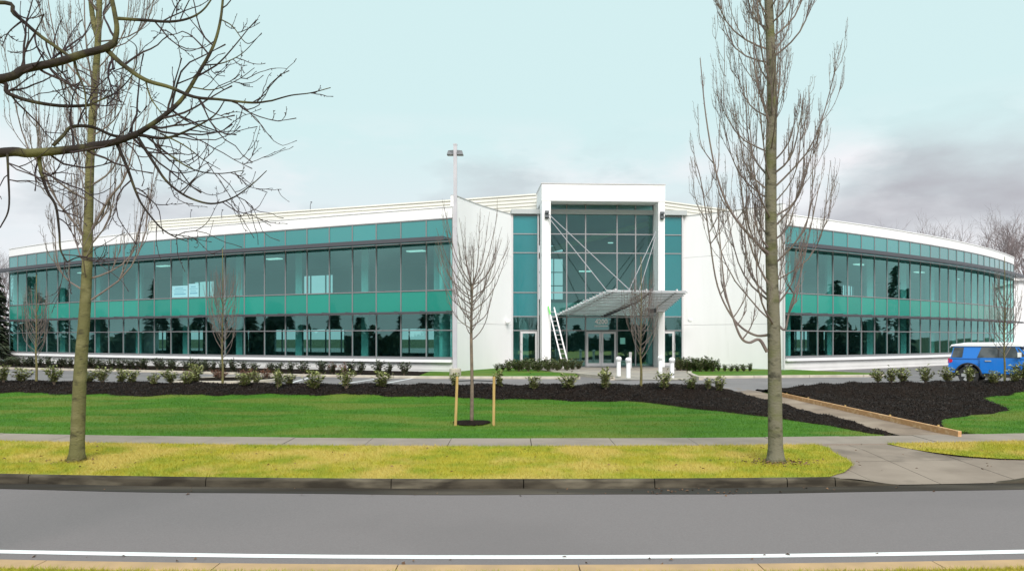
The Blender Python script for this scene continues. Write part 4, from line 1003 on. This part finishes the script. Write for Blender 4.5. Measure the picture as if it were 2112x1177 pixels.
# young trees in the mulch beds
def sapling(px, py, label, h, seed, multi=False):
    random.seed(seed); x, y, z = on_bed(px, py); t = empty('sapling', (x, y, z)); tag(t, label, 'tree', 'young trees in the mulch beds')
    m = MB(); m.tube(catmull([Vector((0,0,-.08)), Vector((.01,0,.6)), Vector((-.02,0,1.2)), Vector((.01,0,h*.5)), Vector((0,0,h*.92))], 4), [.045*(1-.85*i/16)+.005 for i in range(17)], 8)
    m.build('trunk', M['greenbark'], t, True); m = MB()
    for k in range(34):
        zz = .95 + (h*.62-.95)*(k/34); az = k*2.4 + random.uniform(-.4,.4)
        upright_branch(m, Vector((0,0,zz)), az, random.uniform(.3,.52)*h*(1-.45*k/34), R(random.uniform(35,60)), R(random.uniform(82,90)), .012, 1, .035, (4,.5), .2)
    m.build('branches', M['twig'] if not multi else M['twig'], t)
sapling(75, 788, 'slender bare young tree in the mulch bed near the left edge', 4.4, 31); sapling(459, 790, 'bushy bare young tree before the left wing, between two laurels', 5.4, 32, True)
sapling(1322, 796, 'slender bare young tree in front of the entrance bollards', 4.9, 33); sapling(2072, 786, 'slender bare young tree in front of the blue car', 5.2, 34)

# overhanging tree: its trunk stands just left of the frame, near the camera
random.seed(41)
ot = empty('overhanging_tree', (-6.6, 7.3, -.4)); tag(ot, 'dark mossy branches of a bare tree reaching in from the left edge', 'tree'); ob = Vector(ot.location)
m = MB(); m.tube(catmull([Vector((-6.6,7.3,-.5)), Vector((-6.55,7.35,1.5)), Vector((-6.5,7.4,3.4)), Vector((-6.45,7.5,5)), Vector((-6.5,7.6,8))], 5), [.24-.006*i for i in range(21)], 14)
m.v = [tuple(Vector(q)-ob) for q in m.v]; m.build('trunk', M['mossy'], ot, True)
limbs, twg = MB(), MB()
def wander_twig(m, start, d, L, r, depth, curl):
    n = 7; pts = [start]; p = start.copy(); d = d.normalized()
    for i in range(n):
        d = (d + curl*(1.9/n) + rvec(.17)).normalized(); p = p + d*(L/n); pts.append(p)
    rr = [r*(1-.75*i/n)+.0016 for i in range(n+1)]; rr[-1] = rr[-2]*1.5
    m.tube(pts, rr, 5 if r > .006 else 4, False)
    for i in range(1, n):                     # swollen buds along the twig
        if random.random() < .35:
            q = (rvec().cross(d)).normalized()*.018 + d*.012; m.tube([pts[i], pts[i]+q*.6, pts[i]+q], [.002,.0038,.001], 4, False)
    if depth:
        for k in range(random.randint(1, 3) if depth > 1 else random.randint(0, 2)):
            i = random.randint(1, n-1); t_ = (pts[i+1]-pts[i]).normalized() if i < n else d
            nd = (t_ + Vector((random.uniform(-.9,.9), random.uniform(-.35,.35), random.uniform(-.9,.9)))).normalized()
            wander_twig(m, pts[i], nd, L*random.uniform(.35,.7), rr[i]*.6, depth-1, Vector((random.uniform(-.4,.4),0,random.uniform(-.2,1.0))))
def limb(px, Y0, Y1, r0, r1, ntw, Lt, from_trunk=None, mesh=None, down=0):
    n = len(px); pts = [P(x, y, Y0+(Y1-Y0)*i/(n-1)) for i, (x, y) in enumerate(px)]
    if from_trunk: pts = [Vector(from_trunk)] + pts
    ln = [q-ob for q in catmull(pts, 6)]; k = len(ln); rr = [r0+(r1-r0)*(i/(k-1))**.8 for i in range(k)]
    (mesh or limbs).tube(ln, rr, 10 if r0 > .03 else 6, True)
    lo = 8 if from_trunk else 2
    for q in range(int(ntw*.62)):
        i = random.randint(lo, k-2); t_ = (ln[i+1]-ln[i]).normalized(); side = random.choice((-1, 1))
        nd = t_*random.uniform(.2,1.0) + Vector((-t_.z*side, random.uniform(-.4,.4), t_.x*side))*random.uniform(.5,1.1)
        wander_twig(twg, ln[i], nd, Lt*random.uniform(.6,1.6), max(.0032, min(.011, rr[i]*.45)), 2 if random.random() < .6 else 1, Vector((.25,0,random.uniform(-.25-down,.7-down))))
    return ln
limb([(-20,318),(60,316),(130,310),(190,302),(240,292),(285,275)], 7.6, 8.0, .050, .030, 12, .6, (-6.45,7.4,3.4))
limb([(285,275),(330,245),(375,205),(410,150),(440,95),(455,40),(462,-30)], 8.0, 8.2, .029, .011, 18, .6)
limb([(285,278),(340,285),(390,268),(440,240),(465,205)], 8.0, 8.3, .018, .005, 8, .5)
limb([(-20,165),(50,143),(120,128),(170,112),(215,100),(236,88)], 7.4, 7.6, .042, .032, 10, .5, (-6.47,7.45,4.3))
limb([(236,90),(241,60),(236,25),(225,-30),(215,-100)], 7.6, 7.6, .029, .02, 4, .5)
limb([(220,103),(255,135),(300,165),(350,180),(400,200),(450,205),(520,212),(560,208)], 7.6, 7.5, .026, .008, 16, .5)
limb([(560,208),(600,197),(640,192),(682,181)], 7.5, 7.5, .008, .004, 3, .25)
limb([(236,38),(300,42),(350,45),(390,38),(420,20),(445,-15)], 7.6, 7.6, .017, .007, 8, .5)
limb([(-20,170),(15,192),(60,208),(120,218),(175,218),(195,212)], 7.9, 8.0, .024, .013, 9, .5, (-6.4,7.6,4.1))
limb([(195,212),(240,190),(275,150),(282,100),(262,80)], 8.0, 8.1, .009, .004, 4, .35)
limb([(-15,5),(30,30),(80,72),(120,100),(145,118)], 7.5, 7.5, .02, .016, 9, .5, (-6.45,7.5,5.0))
limb([(80,320),(85,355),(98,395),(115,425),(122,475),(125,515),(138,540)], 7.75, 7.7, .022, .007, 12, .5, None, None, .6)
limb([(138,540),(165,530),(200,540)], 7.7, 7.7, .007, .003, 3, .3)
limb([(110,300),(130,280),(148,262),(190,262),(235,280),(285,284)], 7.7, 8.0, .02, .014, 7, .5)
limb([(242,298),(262,345),(280,395),(295,425),(330,468),(360,488),(388,498)], 7.95, 7.9, .02, .004, 14, .5, None, None, .7)
limb([(285,285),(320,340),(345,375),(385,405),(435,420),(480,408),(520,380),(550,352)], 8.0, 7.9, .018, .004, 12, .45, None, None, .4)
limb([(300,165),(310,200),(330,230),(350,255)], 7.6, 7.6, .009, .004, 4, .35)
limb([(300,280),(350,320),(400,350),(450,358),(500,352)], 8.0, 8.1, .011, .004, 9, .4, None, None, .3)
limb([(330,275),(380,300),(420,330),(455,350)], 8.0, 8.2, .009, .003, 8, .4, None, None, .3)
limb([(15,315),(17,360),(18,430),(0,470)], 7.6, 7.5, .013, .006, 8, .5, None, None, .7)
limb([(150,112),(160,150),(175,190),(178,250)], 7.55, 7.5, .016, .006, 8, .5, None, None, .5)
limb([(455,40),(480,55),(510,90),(540,70)], 8.15, 8.1, .007, .003, 4, .35); limb([(420,135),(460,130),(500,110),(540,68)], 8.1, 8.1, .008, .003, 5, .3)
limb([(395,180),(440,185),(490,165),(525,140)], 8.1, 8.1, .007, .003, 5, .3)
limbs.build('limbs', M['mossy'], ot, True); twg.build('twigs', M['darktwig'], ot)

# background trees
def spread_branch(m, p, d, L, r, depth):
    n = 5; pts = [p]; q = p.copy()
    for i in range(n): d = (d + rvec(.12) + Vector((0,0,.06))).normalized(); q = q + d*(L/n); pts.append(q)
    m.tube(pts, [r*(1-.5*i/n) for i in range(n+1)], 6 if depth > 2 else 3, False)
    if depth:
        for k in range(4 if depth > 1 else 5):
            i = random.randint(2, n); nd = (d + rvec(.5) + Vector((0,0,.1))).normalized(); spread_branch(m, pts[i], nd, L*random.uniform(.55,.8), r*.5, depth-1)
def bg_tree(px, py_top, Y, label, seed):
    random.seed(seed); top = P(px, py_top, Y).z; h = top; t = empty('background_tree', (XA(px, Y), Y, 0)); tag(t, label, 'tree', 'bare trees behind the building')
    m = MB(); m.tube([Vector((0,0,-.3)), Vector((.1,0,h*.2)), Vector((.0,.1,h*.42))], [h*.02, h*.017, h*.014], 8); m.build('trunk', M['fartwig'], t, True)
    m = MB()
    for k in range(6): spread_branch(m, Vector((0,.1,h*.36+.012*h*k)), Vector((math.cos(k*1.1)*.55, math.sin(k*1.1)*.55, 1)), h*.27, h*.008, 4)
    m.build('branches', M['fartwig'], t)
bg_tree(1838, 468, 118, 'faint bare treetop behind the right wing roof, leftmost', 51); bg_tree(1915, 468, 112, 'bare treetop behind the right wing roof, second from left', 52)
bg_tree(2062, 448, 100, 'large bare tree behind the right end of the glass wing', 53); bg_tree(2106, 446, 104, 'bare tree at the right edge behind the white annex', 54)
bg_tree(8, 515, 84, 'bare tree at the left edge behind the left wing', 55)
def conifer(t, h, w, seed, mt, m=None):
    random.seed(seed); C, D_ = [], []
    for k in range(int(900)):
        z = random.random()**1.2; r = w*(1-z)*random.uniform(.25,1.0); a = random.uniform(0,6.283)
        C.append((r*math.cos(a), r*math.sin(a), h*(.06+.94*z))); D_.append((math.cos(a), math.sin(a), random.uniform(-.5,.15)))
    n = len(C); V, F = leaf_arrays(np.array(C), np.array(D_), rng.uniform(.5,1.1,n), rng.uniform(.2,.45,n), .15)
    return V, F, np.repeat(rng.random(n), 4)
for px, pyt, Y, lab, sd in ((6, 560, 70, 'dark evergreen tree at the left edge beside the left wing', 61), (-14, 600, 66, 'lower dark evergreen at the very left edge', 62)):
    h = P(px, pyt, Y).z; t = empty('conifer', (XA(px, Y)-1.2, Y, 0)); tag(t, lab, 'tree', 'evergreens at the left edge')
    m = MB(); m.tube([Vector((0,0,-.2)), Vector((0,0,h*.9))], [.22,.04], 8); m.build('trunk', M['youngbark'], t)
    V, F, tn = conifer(t, h, 2.2, sd, M['conif']); fast_mesh('foliage', V, F, M['conif'], t, tn)['kind'] = 'stuff'
# wood across the street behind the camera: seen only as the dark reflections in the glass
Vs, Fs, Ts = [], [], []; base = 0
random.seed(71)
spots = []
while len(spots) < 150:
    a = random.uniform(0, 2*math.pi); d = random.uniform(66, 105); x, y = 3 + d*math.cos(a), 14 + d*math.sin(a)
    if y < 4 or abs(x) > .80*y + 6: spots.append((x, y))
for i, (x, y) in enumerate(spots):
    h = random.uniform(3.5, 7) if i % 4 else random.uniform(7, 11); V, F, tn = conifer(None, h, h*random.uniform(.2,.3), 100+i, None)
    Vs.append(V + np.array([x, y, -.4])); Fs.append(F + base); Ts.append(tn); base += len(V)
und = []
while len(und) < 170:
    a = 2*math.pi*len(und)/170*1.0 + random.uniform(-.02,.02); d = random.uniform(64, 70); x, y = 3 + d*math.cos(a), 14 + d*math.sin(a); und.append((x, y))
for i, (x, y) in enumerate(und):
    if not (y < 4 or abs(x) > .80*y + 6): continue
    nn = 420; v_ = rng.normal(0, 1, (nn, 3)); v_ /= np.linalg.norm(v_, axis=1, keepdims=True); v_[:,2] = np.abs(v_[:,2]); hh = random.uniform(2.2, 3.8)
    V, F = leaf_arrays(v_*np.array([2.6, 2.6, hh])*rng.uniform(.55,1,(nn,1)), v_ + rng.normal(0,.5,(nn,3)), rng.uniform(.5,1.1,nn), rng.uniform(.4,.8,nn), .1)
    Vs.append(V + np.array([x, y, -.5])); Fs.append(F + base); Ts.append(np.repeat(rng.random(nn), 4)); base += len(V)
wd = fast_mesh('conifer_wood', np.concatenate(Vs), np.concatenate(Fs), M['conif'], None, np.concatenate(Ts)); tag(wd, 'dark conifer wood around the neighbouring lots, mirrored in the windows', 'wood', kind='stuff')

# ------------------------------------------------------------------ grass blades, mulch chips, fallen leaves
def blades(name, pts, hgt, wid, mt, lean=.5):
    n = len(pts); a = rng.uniform(0, 2*np.pi, n); h = hgt*rng.uniform(.55,1.25,n); w = wid*rng.uniform(.7,1.3,n)
    dx, dy = np.cos(a), np.sin(a); lx, ly = rng.normal(0,lean,n)*h, rng.normal(0,lean,n)*h
    V = np.empty((n,3,3)); V[:,0] = pts + np.stack([dx*w, dy*w, -.012*np.ones(n)],1); V[:,1] = pts - np.stack([dx*w, dy*w, .012*np.ones(n)],1); V[:,2] = pts + np.stack([lx, ly, h],1)
    o = fast_mesh(name, V.reshape(-1,3), np.arange(3*n).reshape(n,3), mt); o['kind'] = 'stuff'; return o
vsag = np.vectorize(sag); vter = np.vectorize(ter); vfront = np.vectorize(mulch_front)
n = 170000
yp = 13.5 + 3.74*rng.random(n); X = rng.uniform(-12.5, 16, n)
okl = X < np.interp(yp, [p[0] for p in VR], [p[1] for p in VR]) + rng.normal(0,.02,n); okr = (yp > 14.35) & (X > np.interp(yp, [p[0] for p in VL], [p[1] for p in VL]) + rng.normal(0,.02,n))
k = okl | okr; X, yp, okr = X[k], yp[k], okr[k]
Z = -.352 + .05*(yp-13.45)/3.75 + .02*np.sin(X*.7)*np.sin((yp-13.45)/3.75*np.pi)
tag(blades('verge_grass', np.stack([X, yp+vsag(X), Z],1), .05, .0045, M['verge'], .7), 'yellowing short grass on the street verge', 'grass')
n = 210000
X = rng.uniform(-20, 19, n); t_ = rng.random(n); Y = 18.4+vsag(X) + t_*10.5
fr = vfront(X); lft = X < np.vectorize(PATHL)(Y); k = ((lft & (Y < fr+rng.normal(0,.03,n)) & (X < 9.0)) | ((X > 10.9) & (Y < fr+rng.normal(0,.03,n)) & (X > np.vectorize(PATHR)(Y)+.2))) & (np.abs(X)/Y < .68)
k &= ((X-sx)**2 + (Y-sy)**2 > .46**2)
X, Y = X[k], Y[k]
tag(blades('lawn_grass', np.stack([X, Y, vter(X, Y)-.01],1), .045, .0045, M['lawn'], .6), 'short bright green grass of the lawn', 'grass')
n = 30000; X = rng.uniform(-6, 6, n); Y = 8.17 + vsag(X) - rng.random(n)**1.5*1.2
tag(blades('bank_grass', np.stack([X, Y, np.full(n,-.39)],1), .05, .004, M['verge'], .6), 'grass along the near kerb at the bottom edge', 'grass')
# mulch chips
n = 90000; X = rng.uniform(-20, 22, n); u = rng.random(n)
cr_ = 28.0 + X*X/140; fr = vfront(X); Y = fr - .12*(rng.random(n) < .06)*rng.random(n) + (cr_+1.0-fr)*u; k = ~((X > np.vectorize(PATHL)(Y)-.03) & (X < np.vectorize(PATHR)(Y)+.08)) & (Y < cr_+1.2) & (Y > 18.9)
X, Y, fr = X[k], Y[k], fr[k]; n = len(X); e = np.clip((Y-fr)/.35, 0, 1)
C = np.stack([X, Y, vter(X, Y) + .05*e*e*(3-2*e) - .0 + .025*np.sin(X*3.1+Y*1.7)*e + .02*np.sin(X*6.3-Y*4.1)*e], 1)
d = rng.normal(0,1,(n,3)); d[:,2] = np.abs(d[:,2])*.5
V, F = leaf_arrays(C, d, rng.uniform(.025,.075,n), rng.uniform(.012,.035,n), 0)
o = fast_mesh('mulch_chips', V, F, M['chip'], None, np.repeat(rng.random(n)**2.5, 4)); tag(o, 'loose black bark chips over the mulch beds', 'mulch', kind='stuff')
# fallen leaves
C = []
for (cx, cy, s_, nn, zf) in ((XA(1598,15.2), 15.1, .33, 170, None), (XA(160,15.3), 15.2, .3, 40, None)):
    for q in range(nn): C.append((cx + random.gauss(0, s_), cy + random.gauss(0, s_*.7), -.30))
for q in range(110): x = random.uniform(-11, 10); C.append((x, random.uniform(13.7, 17.1)+sag(x), -.29))
for q in range(34): x = random.uniform(2.2, 3.9); C.append((x, random.uniform(12.8, 13.3)+sag(x), -.485))
for q in range(60): x = random.uniform(-7, 7); C.append((x, (random.uniform(8.6, 9.2) if random.random() < .5 else random.uniform(12.7, 13.3))+sag(x), -.488))
C = np.array(C); n = len(C); d = rng.normal(0,1,(n,3)); d[:,2] *= .15
V, F = leaf_arrays(C, d, rng.uniform(.03,.08,n), rng.uniform(.025,.05,n), .1)
o = fast_mesh('fallen_leaves', V, F, M['deadleaf'], None, np.repeat(rng.random(n), 4)); tag(o, 'brown fallen leaves scattered on the verge and gutter', 'leaves', kind='stuff')
